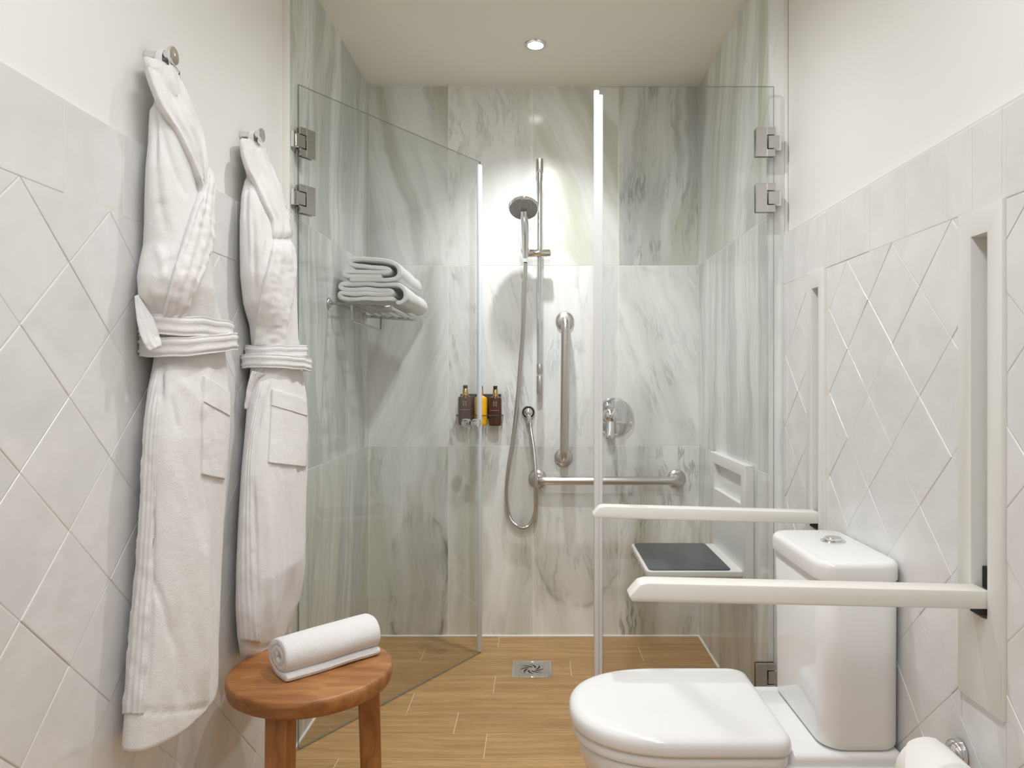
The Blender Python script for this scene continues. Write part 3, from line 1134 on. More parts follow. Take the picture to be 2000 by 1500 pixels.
def bottle(x, w, d, z0, h, body, label, glyph):
    t = thing('soap_bottle', label, 'bottle', (x, BY, z0), 'pump soap bottles in the holder')
    bm = bmesh.new()
    rings = []
    for z, k in ((0, .90), (0.004, .98), (0.010, 1), (h - 0.012, 1), (h - 0.004, .92), (h - 0.001, .62), (h + 0.003, .46)):
        rw, rd = w / 2 * k, d / 2 * k
        rings.append(rrect(x - rw, x + rw, BY - rd, BY + rd, min(rw, rd) * 0.93, z0 + z, 5))
    add_loft(bm, rings)
    part('body', bm, body, t)
    bm = bmesh.new()
    rc = w * 0.20
    add_lathe(bm, [(rc * 1.1, 0), (rc * 1.1, 0.003), (rc, 0.004), (rc * 0.98, 0.026), (rc * 0.8, 0.029)], (x, BY, z0 + h + 0.002), n=24)
    part('collar', bm, GOLD, t, label='brass coloured collar')
    bm = bmesh.new()
    add_lathe(bm, [(rc * 0.80, 0.027), (rc * 0.80, 0.042), (rc * 0.72, 0.0435), (0, 0.0435)], (x, BY, z0 + h + 0.002), n=20)
    add_cyl(bm, (x, BY, z0 + h + 0.040), (x, BY - 0.022, z0 + h + 0.038), 0.0035, n=8)
    part('pump', bm, BLACK, t, label='black pump top')
    yf = BY - d / 2 - 0.0006
    bm = bmesh.new()
    if glyph == 1:   # a small block of printed characters over a thin rule
        for gx in (-0.0075, 0.0025):
            for gz in (0.0, -0.011):
                for (a0, a1, b0, b1) in ((0, .006, 0, .0011), (0, .006, .004, .0051), (0, .006, .0078, .0087), (0, .0011, 0, .0087), (.0050, .006, 0, .0087)):
                    add_box(bm, x + gx + a0, x + gx + a1, yf, yf + 0.001, z0 + h * 0.76 + gz + b0, z0 + h * 0.76 + gz + b1)
        add_box(bm, x - w * 0.36, x + w * 0.36, yf, yf + 0.001, z0 + h * 0.525, z0 + h * 0.534)
        part('printed_mark', bm, PRINT, t, sm=False, label='pale printed characters and line')
    else:
        add_box(bm, x - 0.0055, x - 0.0005, yf, yf + 0.001, z0 + h * 0.70, z0 + h * 0.84)
        add_box(bm, x - 0.0055, x + 0.0035, yf, yf + 0.001, z0 + h * 0.765, z0 + h * 0.78)
        add_box(bm, x + 0.0015, x + 0.0035, yf, yf + 0.001, z0 + h * 0.70, z0 + h * 0.84)
        part('printed_mark', bm, BLACK, t, sm=False, label='dark printed mark')


bottle(-0.309, 0.063, 0.058, 0.921, 0.124, AMBER, 'amber pump bottle at the left end of the black holder', 1)
bottle(-0.243, 0.055, 0.058, 0.918, 0.124, YELLOW, 'yellow pump bottle between the two amber ones', 2)
bottle(-0.181, 0.055, 0.058, 0.918, 0.124, AMBER, 'amber pump bottle at the right end of the black holder', 1)

# ------------------------------------------------------------------ towel rack with folded towels
RZ = 1.372
t = thing('towel_rack', 'chrome wire towel shelf on the left marble wall of the shower', 'towel rack', (SH_L, 2.735, RZ))
YA, YB, XO = 2.472, 2.985, -0.516
bm = bmesh.new()
add_tube(bm, round_corner([(SH_L, YA, RZ + 0.010), (XO, YA, RZ - 0.004), (XO, YB, RZ - 0.004), (SH_L, YB, RZ + 0.010)], 0.02), 0.0068, 12)
part('frame', bm, RACKM, t)
for i in range(5):
    x = SH_L + 0.030 + i * 0.0385
    z = RZ + 0.009 - (x - SH_L) / 0.233 * 0.014
    bm = bmesh.new()
    add_tube(bm, [(x, YA, z), (x, YB, z)], 0.0036, 8)
    part('slat', bm, RACKM, t)
bm = bmesh.new()
add_tube(bm, round_corner([(-0.652, YA + 0.004, RZ + 0.004), (-0.652, YA + 0.008, RZ - 0.052), (-0.652, YB - 0.05, RZ - 0.052), (-0.652, YB - 0.046, RZ + 0.004)], 0.012), 0.0042, 10)
part('hanging_bar', bm, RACKM, t)
for y in (YA, YB):
    bm = bmesh.new()
    add_lathe(bm, [(0.019, 0.0), (0.019, 0.004), (0.016, 0.008), (0.008, 0.010)], (SH_L, y, RZ + 0.010), (1, 0, 0), 24)
    part('flange', bm, RACKM, t)


def thick_path(path, th):
    """closed outline round a 2-D centre line with rounded ends"""
    n = len(path)
    L, R = [], []
    for i in range(n):
        a = path[max(i - 1, 0)]
        b = path[min(i + 1, n - 1)]
        tx, ty = b[0] - a[0], b[1] - a[1]
        m = math.hypot(tx, ty) or 1
        nx, ny = -ty / m, tx / m
        L.append((path[i][0] + nx * th, path[i][1] + ny * th))
        R.append((path[i][0] - nx * th, path[i][1] - ny * th))

    def capend(c, p, q):
        a0 = math.atan2(p[1] - c[1], p[0] - c[0])
        out = []
        for k in range(1, 4):
            a = a0 - PI * k / 4
            out.append((c[0] + th * math.cos(a), c[1] + th * math.sin(a)))
        return out
    return L + capend(path[-1], L[-1], R[-1]) + R[::-1] + capend(path[0], R[0], L[0])


def cr2(pts, n):
    return [(v.x, v.y) for v in smooth_path([(p[0], p[1], 0) for p in pts], n)]


def towel_mesh(path, th, length, nseg, place, wob=0.003, seed=0.0, droop=None):
    """layered towel: outline of the folded layers swept along its length"""
    bm = bmesh.new()
    rings = []
    stations = [(0.0, 0.60), (0.002, 0.88), (0.006, 1.0)] + [(0.006 + (length - 0.012) * k / nseg, 1.0) for k in range(1, nseg)] + [(length - 0.006, 1.0), (length - 0.002, 0.75), (length, 0.35)]
    for s, k in stations:
        out = thick_path(path, th * k)
        ring = []
        for (u, v) in out:
            q = Vector((u * 14 + seed, v * 14, s * 7 + seed))
            du = wob * noise.noise(q)
            dv = wob * noise.noise(q + Vector((9, 4, 2)))
            if droop:
                dv += droop(u, v, s)
            ring.append(place(u + du, v + dv, s + 0.6 * wob * noise.noise(q * 2.0)))
        rings.append(ring)
    add_loft(bm, rings)
    return bm


# towel A (top) and towel B (under it): u runs from the wall outwards, v up
pathB = cr2([(0.212, 0.010), (0.150, 0.009), (0.080, 0.008), (0.022, 0.010), (0.008, 0.020), (0.018, 0.031), (0.080, 0.029), (0.150, 0.027), (0.196, 0.028), (0.208, 0.034), (0.196, 0.041), (0.140, 0.043), (0.080, 0.045), (0.026, 0.047), (0.010, 0.056), (0.024, 0.067), (0.090, 0.067), (0.160, 0.066), (0.228, 0.066), (0.256, 0.050), (0.262, 0.024), (0.250, 0.004), (0.232, -0.002)], 150)
pathA = cr2([(0.150, 0.012), (0.090, 0.011), (0.032, 0.013), (0.020, 0.022), (0.034, 0.031), (0.100, 0.029), (0.165, 0.030), (0.186, 0.036), (0.176, 0.046), (0.110, 0.050), (0.056, 0.060), (0.040, 0.070), (0.054, 0.083), (0.110, 0.083), (0.170, 0.080), (0.212, 0.066), (0.226, 0.040), (0.220, 0.016), (0.200, 0.004), (0.160, -0.002), (0.100, -0.003), (0.050, -0.002)], 150)
zB = RZ + 0.0245


def plB(u, v, s):
    return Vector((SH_L + 0.012 + u * 0.935, 2.545 + s, zB + v * 0.94 - 0.030 * max(0.0, (u - 0.10)) * 0.6))


def plA(u, v, s):
    return Vector((SH_L + 0.016 + u * 0.98, 2.540 + s, zB + 0.0795 + v * 0.86 - 0.07 * max(0.0, (u - 0.14))))


bm = towel_mesh(pathB, 0.0090, 0.44, 16, plB, 0.0055, 3.0)
tag(part('folded_towel', bm, TOWEL, None, loc=(-0.60, 2.72, zB)), 'folded white bath towel lying directly on the chrome rack', 'towel', 'folded towels on the rack')
bm = towel_mesh(pathA, 0.0092, 0.43, 16, plA, 0.0055, 8.0)
tag(part('folded_towel', bm, TOWEL, None, loc=(-0.60, 2.72, zB + 0.08)), 'folded white bath towel on top of the stack on the rack', 'towel', 'folded towels on the rack')

# ------------------------------------------------------------------ fold-down shower seat
t = thing('shower_bench', 'white fold-down shower seat with slate pad on the right marble wall', 'shower seat', (SH_R, 2.52, 0.4875))
# wall plate with a grip opening
y0, y1, z0, z1 = 2.285, 2.760, 0.440, 0.834


def frame_plate(x0, x1, ya, yb, za, zb, hy0, hy1, hz0, hz1):
    bm = bmesh.new()
    out = [(ya, za), (yb, za), (yb, zb), (ya, zb)]
    inn = [(hy0, hz0), (hy1, hz0), (hy1, hz1), (hy0, hz1)]
    V = {}
    for nm, x in (('f', x0), ('b', x1)):
        V[nm + 'o'] = [bm.verts.new((x, p[0], p[1])) for p in out]
        V[nm + 'i'] = [bm.verts.new((x, p[0], p[1])) for p in inn]
    for i in range(4):
        k = (i + 1) % 4
        for nm in 'fb':
            bm.faces.new((V[nm + 'o'][i], V[nm + 'o'][k], V[nm + 'i'][k], V[nm + 'i'][i]))
        bm.faces.new((V['fo'][i], V['fo'][k], V['bo'][k], V['bo'][i]))
        bm.faces.new((V['fi'][i], V['fi'][k], V['bi'][k], V['bi'][i]))
    bmesh.ops.recalc_face_normals(bm, faces=bm.faces[:])
    ed = [e for e in bm.edges if all(abs(v.co.x - x0) < 1e-6 for v in e.verts) and len(e.link_faces) == 2 and
          abs(e.link_faces[0].normal.dot(e.link_faces[1].normal)) < 0.5]
    bmesh.ops.bevel(bm, geom=ed, offset=0.002, segments=2, affect='EDGES', profile=0.5)
    return bm


part('wall_plate', frame_plate(SH_R - 0.026, SH_R - 0.0005, y0, y1, z0, z1, 2.345, 2.700, 0.700, 0.795), SEATW, t)
part('recess_back', box(SH_R - 0.006, SH_R - 0.0015, 2.346, 2.699, 0.701, 0.794), SEATW, t, sm=False)
sh = part('seat_shell', rbox(0.358, SH_R - 0.010, 2.318, 2.715, 0.462, 0.484, 0.022, 0.008, 0.003), SEATW, t)
part('seat_pad', rbox(0.368, 0.640, 2.328, 2.706, 0.4835, 0.4885, 0.018, 0.001, 0.003), SLATE, t, label='slate grey pad')
for y in (2.40, 2.63):
    bm = bmesh.new()
    add_cyl(bm, (SH_R - 0.030, y, 0.455), (SH_R - 0.030, y + 0.05, 0.455), 0.012, n=16, bev=0.001)
    part('hinge', bm, SATIN, t)

# ------------------------------------------------------------------ folding support rails by the toilet


def fold_rail(yc, zarm, x_tip, label, ztop, zbot, dz):
    t = thing('folding_rail', label, 'grab rail', (0.735, yc, zbot), 'white folding rails beside the toilet')
    xf = 0.735
    part('wall_plate', frame_plate(xf, X_R + 0.048, yc - 0.059, yc + 0.059, zbot, ztop, yc - 0.0215, yc + 0.0215, zarm - 0.032, ztop - 0.045), PLATEM, t)
    part('slot_back', box(X_R + 0.044, X_R + 0.0478, yc - 0.0212, yc + 0.0212, zarm - 0.0318, ztop - 0.0452), PLATEM, t, sm=False)
    part('pivot', box(X_R + 0.004, X_R + 0.044, yc + 0.010, yc + 0.0213, zarm + 0.010, zarm + 0.046, 0.001, 1), DARK, t, sm=False)
    part('stop_block', box(xf - 0.010, X_R + 0.040, yc - 0.019, yc + 0.008, zarm - 0.026, zarm - 0.0155, 0.001, 1), DARK, t, sm=False)
    # arm: profile in x-z, its free end cut at a slant
    w, h = 0.0425, 0.031
    prof = [(xf + 0.006, zarm - h / 2), (xf + 0.006, zarm + h / 2), (x_tip + 0.030, zarm + h / 2 + dz), (x_tip + 0.018, zarm + h / 2 + dz - 0.003), (x_tip, zarm - h / 2 + dz + 0.008), (x_tip + 0.004, zarm - h / 2 + dz)]
    poly = [(x, yc - w / 2, z) for x, z in prof]
    part('arm', prism(poly, (0, 1, 0), w, 0.0035), RAILP, t, angle=0.5)
    return t


fold_rail(1.177, 0.752, 0.150, 'white folding support rail lowered in front of the toilet cistern', 1.400, 0.571, 0.013)
fold_rail(1.874, 0.750, 0.1445, 'white folding support rail lowered beyond the toilet cistern', 1.402, 0.571, 0.016)

# ------------------------------------------------------------------ toilet
TY = 1.577
t = thing('toilet', 'white close-coupled toilet with lid down against the right wall', 'toilet', (0.45, TY, 0))


def pan_outline(xr, xs, xt, hw, z, n=26, rr=0.03):
    """D-shaped plan: flat back at xr, straight sides to xs, round nose at xt"""
    out = []
    for k in range(n + 1):
        q = PI / 2 + PI * k / n
        c, s = math.cos(q), math.sin(q)
        e = 2 / 2.25
        out.append(Vector((xs + (xs - xt) * math.copysign(abs(c) ** e, c), TY + hw * math.copysign(abs(s) ** e, s), z)))
    for k in range(5):
        q = -PI / 2 + PI / 2 * k / 4
        out.append(Vector((xr - rr + rr * math.cos(q), TY - hw + rr + rr * math.sin(q), z)))
    for k in range(5):
        q = PI / 2 * k / 4
        out.append(Vector((xr - rr + rr * math.cos(q), TY + hw - rr + rr * math.sin(q), z)))
    return out


bm = bmesh.new()
rings = []
prof = [(0.3635, 0.006), (0.3650, 0.0015), (0.370, 0.0), (0.381, 0.0), (0.390, 0.0015), (0.396, 0.006), (0.3995, 0.013), (0.4010, 0.022), (0.4015, 0.040), (0.4018, 0.090)]
for z, d in prof:
    rings.append(pan_outline(0.512 - d, 0.30, 0.070 + d, 0.183 - d, z, rr=max(0.008, 0.036 - d * 0.2)))
add_loft(bm, rings)
part('lid', bm, LIDM, t, label='smooth white closed lid', angle=1.2)
bm = bmesh.new()
rings = [pan_outline(0.506 - d, 0.30, 0.076 + d, 0.178 - d, z) for z, d in ((0.338, 0.006), (0.341, 0.001), (0.345, 0), (0.357, 0), (0.3610, 0.003), (0.3620, 0.010))]
add_loft(bm, rings)
part('seat', bm, LIDM, t)
bm = bmesh.new()
rings = []
for z, hw, xt, xs in ((0.0, 0.125, 0.230, 0.36), (0.02, 0.128, 0.222, 0.36), (0.10, 0.135, 0.190, 0.35), (0.18, 0.150, 0.145, 0.33), (0.25, 0.165, 0.110, 0.31), (0.30, 0.172, 0.092, 0.30), (0.325, 0.174, 0.086, 0.30), (0.334, 0.172, 0.088, 0.30), (0.337, 0.168, 0.094, 0.30)):
    rings.append(pan_outline(0.737, xs, xt, hw, z))
add_loft(bm, rings)
bowl = part('bowl', bm, CERAMIC, t, angle=1.2)
part('cistern_ledge', rbox(0.505, 0.738, TY - 0.163, TY + 0.163, 0.315, 0.3615, 0.02, 0.008, 0.012), CERAMIC, t)
bm = bmesh.new()
rings = []
for z, i in ((0.3625, 0.012), (0.364, 0.006), (0.370, 0.001), (0.378, 0.0), (0.55, -0.001), (0.700, -0.003), (0.704, 0.0)):
    rings.append(rrect(0.575 + i, 0.739, TY - 0.156 + i, TY + 0.156 - i, 0.045, z, 8))
add_loft(bm, rings)
part('cistern', bm, CERAMIC, t, angle=1.0)
part('cistern_lid', rbox(0.566, 0.7395, TY - 0.163, TY + 0.163, 0.7055, 0.746, 0.045, 0.003, 0.014, 8), CERAMIC, t, angle=1.0)
bm = bmesh.new()
fb = (0.672, 1.606, 0.7455)
add_lathe(bm, [(0.027, 0), (0.027, 0.002), (0.025, 0.004), (0.0, 0.0045)], fb, n=32)
b1 = part('flush_button', bm, CHROME, t, label='round chrome dual flush button')
bm = bmesh.new()
add_lathe(bm, [(0.0185, 0.004), (0.0185, 0.009), (0.017, 0.0105), (0.0, 0.011)], fb, n=28)
part('push_disc', bm, CHROME, b1)
# ------------------------------------------------------------------ toilet paper
t = thing('paper_holder', 'chrome toilet paper holder with round wall rosette at the right edge', 'paper holder', (X_R, 1.237, 0.460))
bm = bmesh.new()
add_lathe(bm, [(0.024, 0.0), (0.024, 0.006), (0.021, 0.014), (0.013, 0.020), (0.009, 0.021)], (X_R - 0.010, 1.237, 0.460), (-1, 0, 0), 32)
part('rosette', bm, CHROME, t)
bm = bmesh.new()
add_tube(bm, round_corner([(X_R - 0.025, 1.237, 0.460), (0.664, 1.237, 0.460), (0.664, 1.085, 0.460)], 0.012), 0.0065, 12)
part('arm', bm, CHROME, t)
RC = Vector((0.664, 1.160, 0.4472))
t = thing('toilet_roll', 'white toilet paper roll with its loose end folded to a point', 'toilet paper', (RC.x, 1.11, RC.z))
bm = bmesh.new()
add_lathe(bm, [(0.021, -0.05), (0.050, -0.05), (0.053, -0.047), (0.0535, 0.0), (0.053, 0.047), (0.050, 0.05), (0.021, 0.05), (0.0205, 0.0), (0.021, -0.05)], RC, (0, 1, 0), 48)
part('paper', bm, PAPER, t)
bm = bmesh.new()
# loose sheet: hugs the roll, then lifts; its end is folded into a point
R0 = 0.0548
cols = []
nu, nvv = 14, 8
for i in range(nu + 1):
    u = i / nu
    ang = math.radians(70 + 88 * u)
    row = []
    for j in range(nvv + 1):
        v = j / nvv
        wv = 1.0 if u < 0.62 else 1.0 - (u - 0.62) / 0.38 * 0.95
        y = RC.y + (v - 0.5) * 0.098 * wv
        r = R0 + 0.010 * max(0, u - 0.55) ** 1.5 * 3
        row.append(Vector((RC.x + r * math.cos(ang), y, RC.z + r * math.sin(ang))))
    cols.append(row)
out_r = cols
in_r = [[p + (Vector((RC.x, p.y, RC.z)) - p).normalized() * 0.0009 for p in row] for row in cols]
add_loft(bm, [row + list(reversed(inner)) for row, inner in zip(out_r, in_r)])
part('loose_sheet', bm, PAPER, t)

# ------------------------------------------------------------------ stool and rolled towel
SX, SY, SZ, SR = -0.523, 1.633, 0.450, 0.184
t = thing('wooden_stool', 'round three-legged teak stool beside the left wall', 'stool', (SX, SY, 0))
bm = bmesh.new()
prof = [(0.0, SZ - 0.044), (SR - 0.026, SZ - 0.044), (SR - 0.014, SZ - 0.042), (SR - 0.004, SZ - 0.035), (SR - 0.001, SZ - 0.027), (SR, SZ - 0.010), (SR - 0.001, SZ - 0.004), (SR - 0.004, SZ - 0.001), (SR - 0.008, SZ), (0.0, SZ)]
add_lathe(bm, prof, (SX, SY, 0), n=72)
part('seat', bm, TEAK_X, t)
for q in (-101, 19, 139):
    a = math.radians(q)
    ca, sa = math.cos(a), math.sin(a)
    bm = bmesh.new()
    rings = []
    rot = math.radians(-10 if q == -101 else (17 if q == 19 else 0))
    for z, r, w in ((0.0, 0.140, 0.0215), (0.002, 0.140, 0.0225), (SZ - 0.044, 0.128, 0.0245), (SZ - 0.036, 0.1275, 0.0245)):
        c = Vector((SX + ca * r, SY + sa * r, z))
        ex = Vector((math.cos(rot), math.sin(rot), 0))
        ey = Vector((-math.sin(rot), math.cos(rot), 0))
        rings.append([c + ex * w * sx2 * k1 + ey * w * sy2 * k2 for sx2, sy2, k1, k2 in ((1, 1, .88, 1), (1, 1, 1, .88), (1, -1, 1, .88), (1, -1, .88, 1), (-1, -1, .88, 1), (-1, -1, 1, .88), (-1, 1, 1, .88), (-1, 1, .88, 1))])
    add_loft(bm, rings)
    part('leg', bm, TEAK_Z, t)

# rolled towel: axis on the seat from front-left to back-right
A0 = Vector((-0.578, 1.572, SZ))
A1 = Vector((-0.408, 1.735, SZ))
ad = (A1 - A0).normalized()
side = Vector((ad.y, -ad.x, 0))        # towards the camera / right
path = []
# a flattened spiral, from the inside out; its free end lies under the roll, towards the viewer
turns = 2.35
for k in range(121):
    u = k / 120
    ang = -PI * 0.55 - (turns * 2 * PI) * (1 - u)
    g = 0.24 + 0.76 * u
    ru, rv = 0.0490 * g, 0.0375 * g
    path.append((-math.cos(-ang + PI) * ru, 0.0455 + math.sin(-ang + PI) * rv))
path = path + [(0.004, 0.0088), (0.016, 0.0090), (0.026, 0.0092), (0.036, 0.0092)]


def pl_roll(u, v, s):
    bulge = 1.0 + 0.05 * math.sin(PI * s / 0.24)
    return A0 + ad * s + side * (u * bulge) + Vector((0, 0, max(0.0008, v * (1.0 + 0.02 * math.sin(PI * s / 0.24)))))


bm = towel_mesh(path, 0.0092, 0.235, 14, pl_roll, 0.0045, 1.0)
tag(part('rolled_towel', bm, TOWEL, None, loc=tuple(A0 + ad * 0.12)), 'white hand towel rolled up on the wooden stool', 'towel')

# ------------------------------------------------------------------ bathrobes
CAMP = Vector((0, 0, EYE))


def interp(tab, x):
    xs = [r[0] for r in tab]
    return [float(np.interp(x, xs, [r[i] for r in tab])) for i in range(1, len(tab[0]))]


def hook(y, z, label):
    t = thing('robe_hook', label, 'hook', (X_L, y, z), 'chrome robe hooks on the left wall')
    bm = bmesh.new()
    add_lathe(bm, [(0.0095, -0.003), (0.0098, 0.003), (0.0088, 0.006), (0.0088, 0.048)], (X_L, y, z), (1, 0, 0), 24)
    part('peg', bm, CHROME, t)
    bm = bmesh.new()
    add_lathe(bm, [(0.010, 0.044), (0.0165, 0.0465), (0.0175, 0.050), (0.0165, 0.0535), (0.0, 0.0545)], (X_L, y, z), (1, 0, 0), 32)
    part('end_disc', bm, CHROME, t)


class Robe:
    def __init__(s, rows, thick, hook_y, label, nz=190, nt=150):
        s.label = label
        XB = X_L + 0.013
        th = np.linspace(0, 2 * PI, nt, endpoint=False)
        ce, se = np.cos(th), np.sin(th)
        ex = 2 / 2.3
        ux = np.sign(ce) * np.abs(ce) ** ex
        uy = np.sign(se) * np.abs(se) ** ex
        pys = np.linspace(rows[0][0], rows[-1][0], nz)
        s.tab = []
        V = np.zeros((nz, nt, 3))
        Yc, a = hook_y, 0.05
        for i, py in enumerate(pys):
            xl, xr = interp(rows, py)
            tk = interp(thick, py)[0]
            xc = XB + tk / 2
            for _ in range(40):
                X = xc + ux * tk / 2
                Y = Yc + uy * a
                px = CX + F * X / Y
                el, er = px.min() - xl, px.max() - xr
                g = F * 0.70 / (Yc * Yc)
                a = max(0.012, a - (er - el) / (2 * g) * 0.7)
                Yc -= (el + er) / (2 * g) * 0.7
            z = EYE - (py - CY) * Yc / F
            V[i, :, 0] = xc + ux * tk / 2
            V[i, :, 1] = Yc + uy * a
            V[i, :, 2] = z
            s.tab.append((z, xc, Yc, tk / 2, a))
        s.th, s.ux, s.uy = th, ux, uy
        s.base = V.copy()
        s.V = V
        s.tab = sorted(s.tab)

    def section(s, z):
        return interp(s.tab, z)

    def point(s, ang, z, off=0.0):
        xc, yc, b, a = s.section(z)
        ex = 2 / 2.3
        c, q = math.cos(ang), math.sin(ang)
        ux = math.copysign(abs(c) ** ex, c)
        uy = math.copysign(abs(q) ** ex, q)
        n = Vector((c / max(b, .01), q / max(a, .01), 0)).normalized()
        p = Vector((xc + ux * b, yc + uy * a, z)) + n * off
        p.x = max(p.x, X_L + 0.0105)
        return p, n

    def sculpt(s, creases, seed):
        """press soft grooves (depth>0) or raise ridges along lines on the front of the cloth"""
        V = s.V
        px = CX + F * V[:, :, 0] / V[:, :, 1]
        py = CY - F * (V[:, :, 2] - EYE) / V[:, :, 1]
        fx = s.ux[None, :] * 1.0
        nx = s.ux / (np.abs(s.ux) + np.abs(s.uy) * 0.6)
        ny = s.uy * 0.6 / (np.abs(s.ux) + np.abs(s.uy) * 0.6)
        front = np.clip((fx + 0.5) * 1.6, 0, 1)
        disp = np.zeros_like(px)
        for line, wd, dep in creases:
            best = np.full(px.shape, 1e9)
            fade = np.zeros(px.shape)
            lens = [math.hypot(b[0] - a[0], b[1] - a[1]) for a, b in zip(line[:-1], line[1:])]
            tot, acc, k = sum(lens), 0.0, 0
            for (x0, y0), (x1, y1) in zip(line[:-1], line[1:]):
                dx, dy = x1 - x0, y1 - y0
                L2 = dx * dx + dy * dy
                t = np.clip(((px - x0) * dx + (py - y0) * dy) / L2, 0, 1)
                d = np.hypot(px - x0 - t * dx, py - y0 - t * dy)
                u = (acc + t * lens[k]) / tot
                fade = np.where(d < best, np.clip(np.minimum(u, 1 - u) / 0.22, 0, 1), fade)
                best = np.minimum(best, d)
                acc += lens[k]
                k += 1
            disp -= dep * np.exp(-(best / wd) ** 2) * fade
        for i in range(V.shape[0]):
            for j in range(V.shape[1]):
                p = Vector(V[i, j])
                n1 = noise.noise(Vector((p.x * 9 + seed, p.y * 22, p.z * 3.2)))
                n2 = noise.noise(Vector((p.x * 20 + seed, p.y * 48 + p.z * 12, p.z * 13)))
                disp[i, j] += 0.0060 * n1 + 0.0020 * n2
        disp *= front
        V[:, :, 0] += nx[None, :] * disp
        V[:, :, 1] += ny[None, :] * disp
        V[:, :, 0] = np.maximum(V[:, :, 0], X_L + 0.0105)

    def build(s, root):
        s.root = root
        bm = bmesh.new()
        add_loft(bm, [[Vector(p) for p in row] for row in s.V])
        tb = bmesh.new()
        add_loft(tb, [[Vector(p) for p in row] for row in s.V])
        bmesh.ops.recalc_face_normals(tb, faces=tb.faces[:])
        tb.normal_update()
        s.bvh = BVHTree.FromBMesh(tb)
        tb.free()
        return part('gown', bm, TERRY, root, angle=3.0)

    def hit(s, px, py, toward):
        for k in range(40):
            d = Vector(((px - CX) / F, 1.0, -(py - CY) / F)).normalized()
            loc, n, _, _ = s.bvh.ray_cast(CAMP, d)
            if loc is not None:
                if n.dot(d) > 0:
                    n = -n
                return loc, n, d
            px += toward
        return None, None, None

    def patch(s, name, ea, eb, nu, nv, off, th, ribs=0, rib_h=0.0012, wr=0.0, seed=0.0, edge=0.004, t0=0.0, t1=0.0, lift=None):
        """a sewn-on band or pocket: cloth of its own thickness lying on the gown between two edge lines"""
        def along(e, v):
            L = [0]
            for p, q in zip(e[:-1], e[1:]):
                L.append(L[-1] + math.hypot(q[0] - p[0], q[1] - p[1]))
            x = v * L[-1]
            return float(np.interp(x, L, [p[0] for p in e])), float(np.interp(x, L, [p[1] for p in e]))
        pts = [[None] * (nu + 1) for _ in range(nv + 1)]
        nor = [[None] * (nu + 1) for _ in range(nv + 1)]
        for j in range(nv + 1):
            v = j / nv
            (xa, ya), (xb, yb) = along(ea, v), along(eb, v)
            for i in range(nu + 1):
                u = i / nu
                tow = 0.6 if u < 0.5 else -0.6
                if xb < xa:
                    tow = -tow
                loc, n, d = s.hit(xa + (xb - xa) * u, ya + (yb - ya) * u, tow)
                if loc is None:
                    loc, n, d = pts[j - 1][i], nor[j - 1][i], Vector((0, 1, 0))
                n = (n * 0.6 + Vector((0.6, -0.45, 0)) * 0.5).normalized()
                if lift:        # the folded collar stands off the shoulder instead of wrapping round it
                    ya_ = CY - F * (loc.z - EYE) / loc.y
                    xm = interp(lift, ya_)[0]
                    if loc.x < xm:
                        px_ = CX + F * loc.x / loc.y
                        y_ = F * xm / (px_ - CX)
                        loc = Vector((xm, y_, EYE - (ya_ - CY) * y_ / F))
                        n = Vector((0.8, -0.6, 0))
                pts[j][i], nor[j][i] = loc, n
        # light smoothing of the sampled surface
        for _ in range(3):
            q = [[p.copy() for p in r] for r in pts]
            for j in range(nv + 1):
                for i in range(nu + 1):
                    nb = [q[jj][ii] for jj, ii in ((j - 1, i), (j + 1, i), (j, i - 1), (j, i + 1)) if 0 <= jj <= nv and 0 <= ii <= nu]
                    pts[j][i] = q[j][i] * 0.5 + sum(nb, Vector()) * (0.5 / len(nb))
        bm = bmesh.new()
        top = []
        bot = []
        for j in range(nv + 1):
            rt, rb = [], []
            for i in range(nu + 1):
                u, v = i / nu, j / nv
                e = min(u, 1 - u) * nu / 1.6
                k = math.sqrt(max(0.0, min(1.0, 0.25 + e * 0.75)))
                tp = 1.0
                if t0 and v < t0:
                    tp = math.sin(PI / 2 * v / t0)
                if t1 and v > 1 - t1:
                    tp = min(tp, math.sin(PI / 2 * (1 - v) / t1))
                h = (off + th * k + (rib_h * math.cos(2 * PI * ribs * u) if ribs else 0)) * tp - 0.003 * (1 - tp)
                p = pts[j][i]
                if wr:
                    h += wr * noise.noise(Vector((p.y * 70 + seed, p.z * 26 + p.y * 40, p.x * 60)))
                    h += wr * 0.7 * noise.noise(Vector((p.y * 30 + seed, p.z * 90, p.x * 60)))
                rt.append(p + nor[j][i] * h)
                rb.append(p - nor[j][i] * edge)
            top.append(rt)
            bot.append(rb)
        add_loft(bm, [r + list(reversed(b)) for r, b in zip(top, bot)])
        return part(name, bm, TERRY, s.root, angle=3.0)

    def belt_loop(s, name, z_of, width, off, nth=110, ribs=4, a0=0.0, a1=2 * PI, sag=0.0, seed=0.0):
        """belt wrapped round the gown; z_of(angle) gives its height"""
        closed = abs(a1 - a0 - 2 * PI) < 1e-6
        rings = []
        cnt = nth if closed else nth + 1
        for k in range(cnt):
            ang = a0 + (a1 - a0) * k / nth
            zc = z_of(ang)
            p, n = s.point(ang, zc, off)
            ring = []
            m = 30
            for q in range(m):
                w = 2 * PI * q / m
                cz, cn = math.cos(w), math.sin(w)
                zz = math.copysign(abs(cz) ** 0.6, cz) * width / 2
                nn = math.copysign(abs(cn) ** 0.6, cn) * 0.0048
                if cn > 0:
                    nn += 0.0016 * math.cos(2 * PI * ribs * (zz / width))
                nn += 0.0022 * noise.noise(Vector((ang * 3 + seed, zz * 20, 1.0)))
                ring.append(p + n * nn + Vector((0, 0, zz + 0.003 * noise.noise(Vector((ang * 2 + seed, 5, 2))))))
            for v in ring:
                v.x = max(v.x, X_L + 0.0102)
            rings.append(ring)
        bm = bmesh.new()
        add_loft(bm, rings, loop=closed)
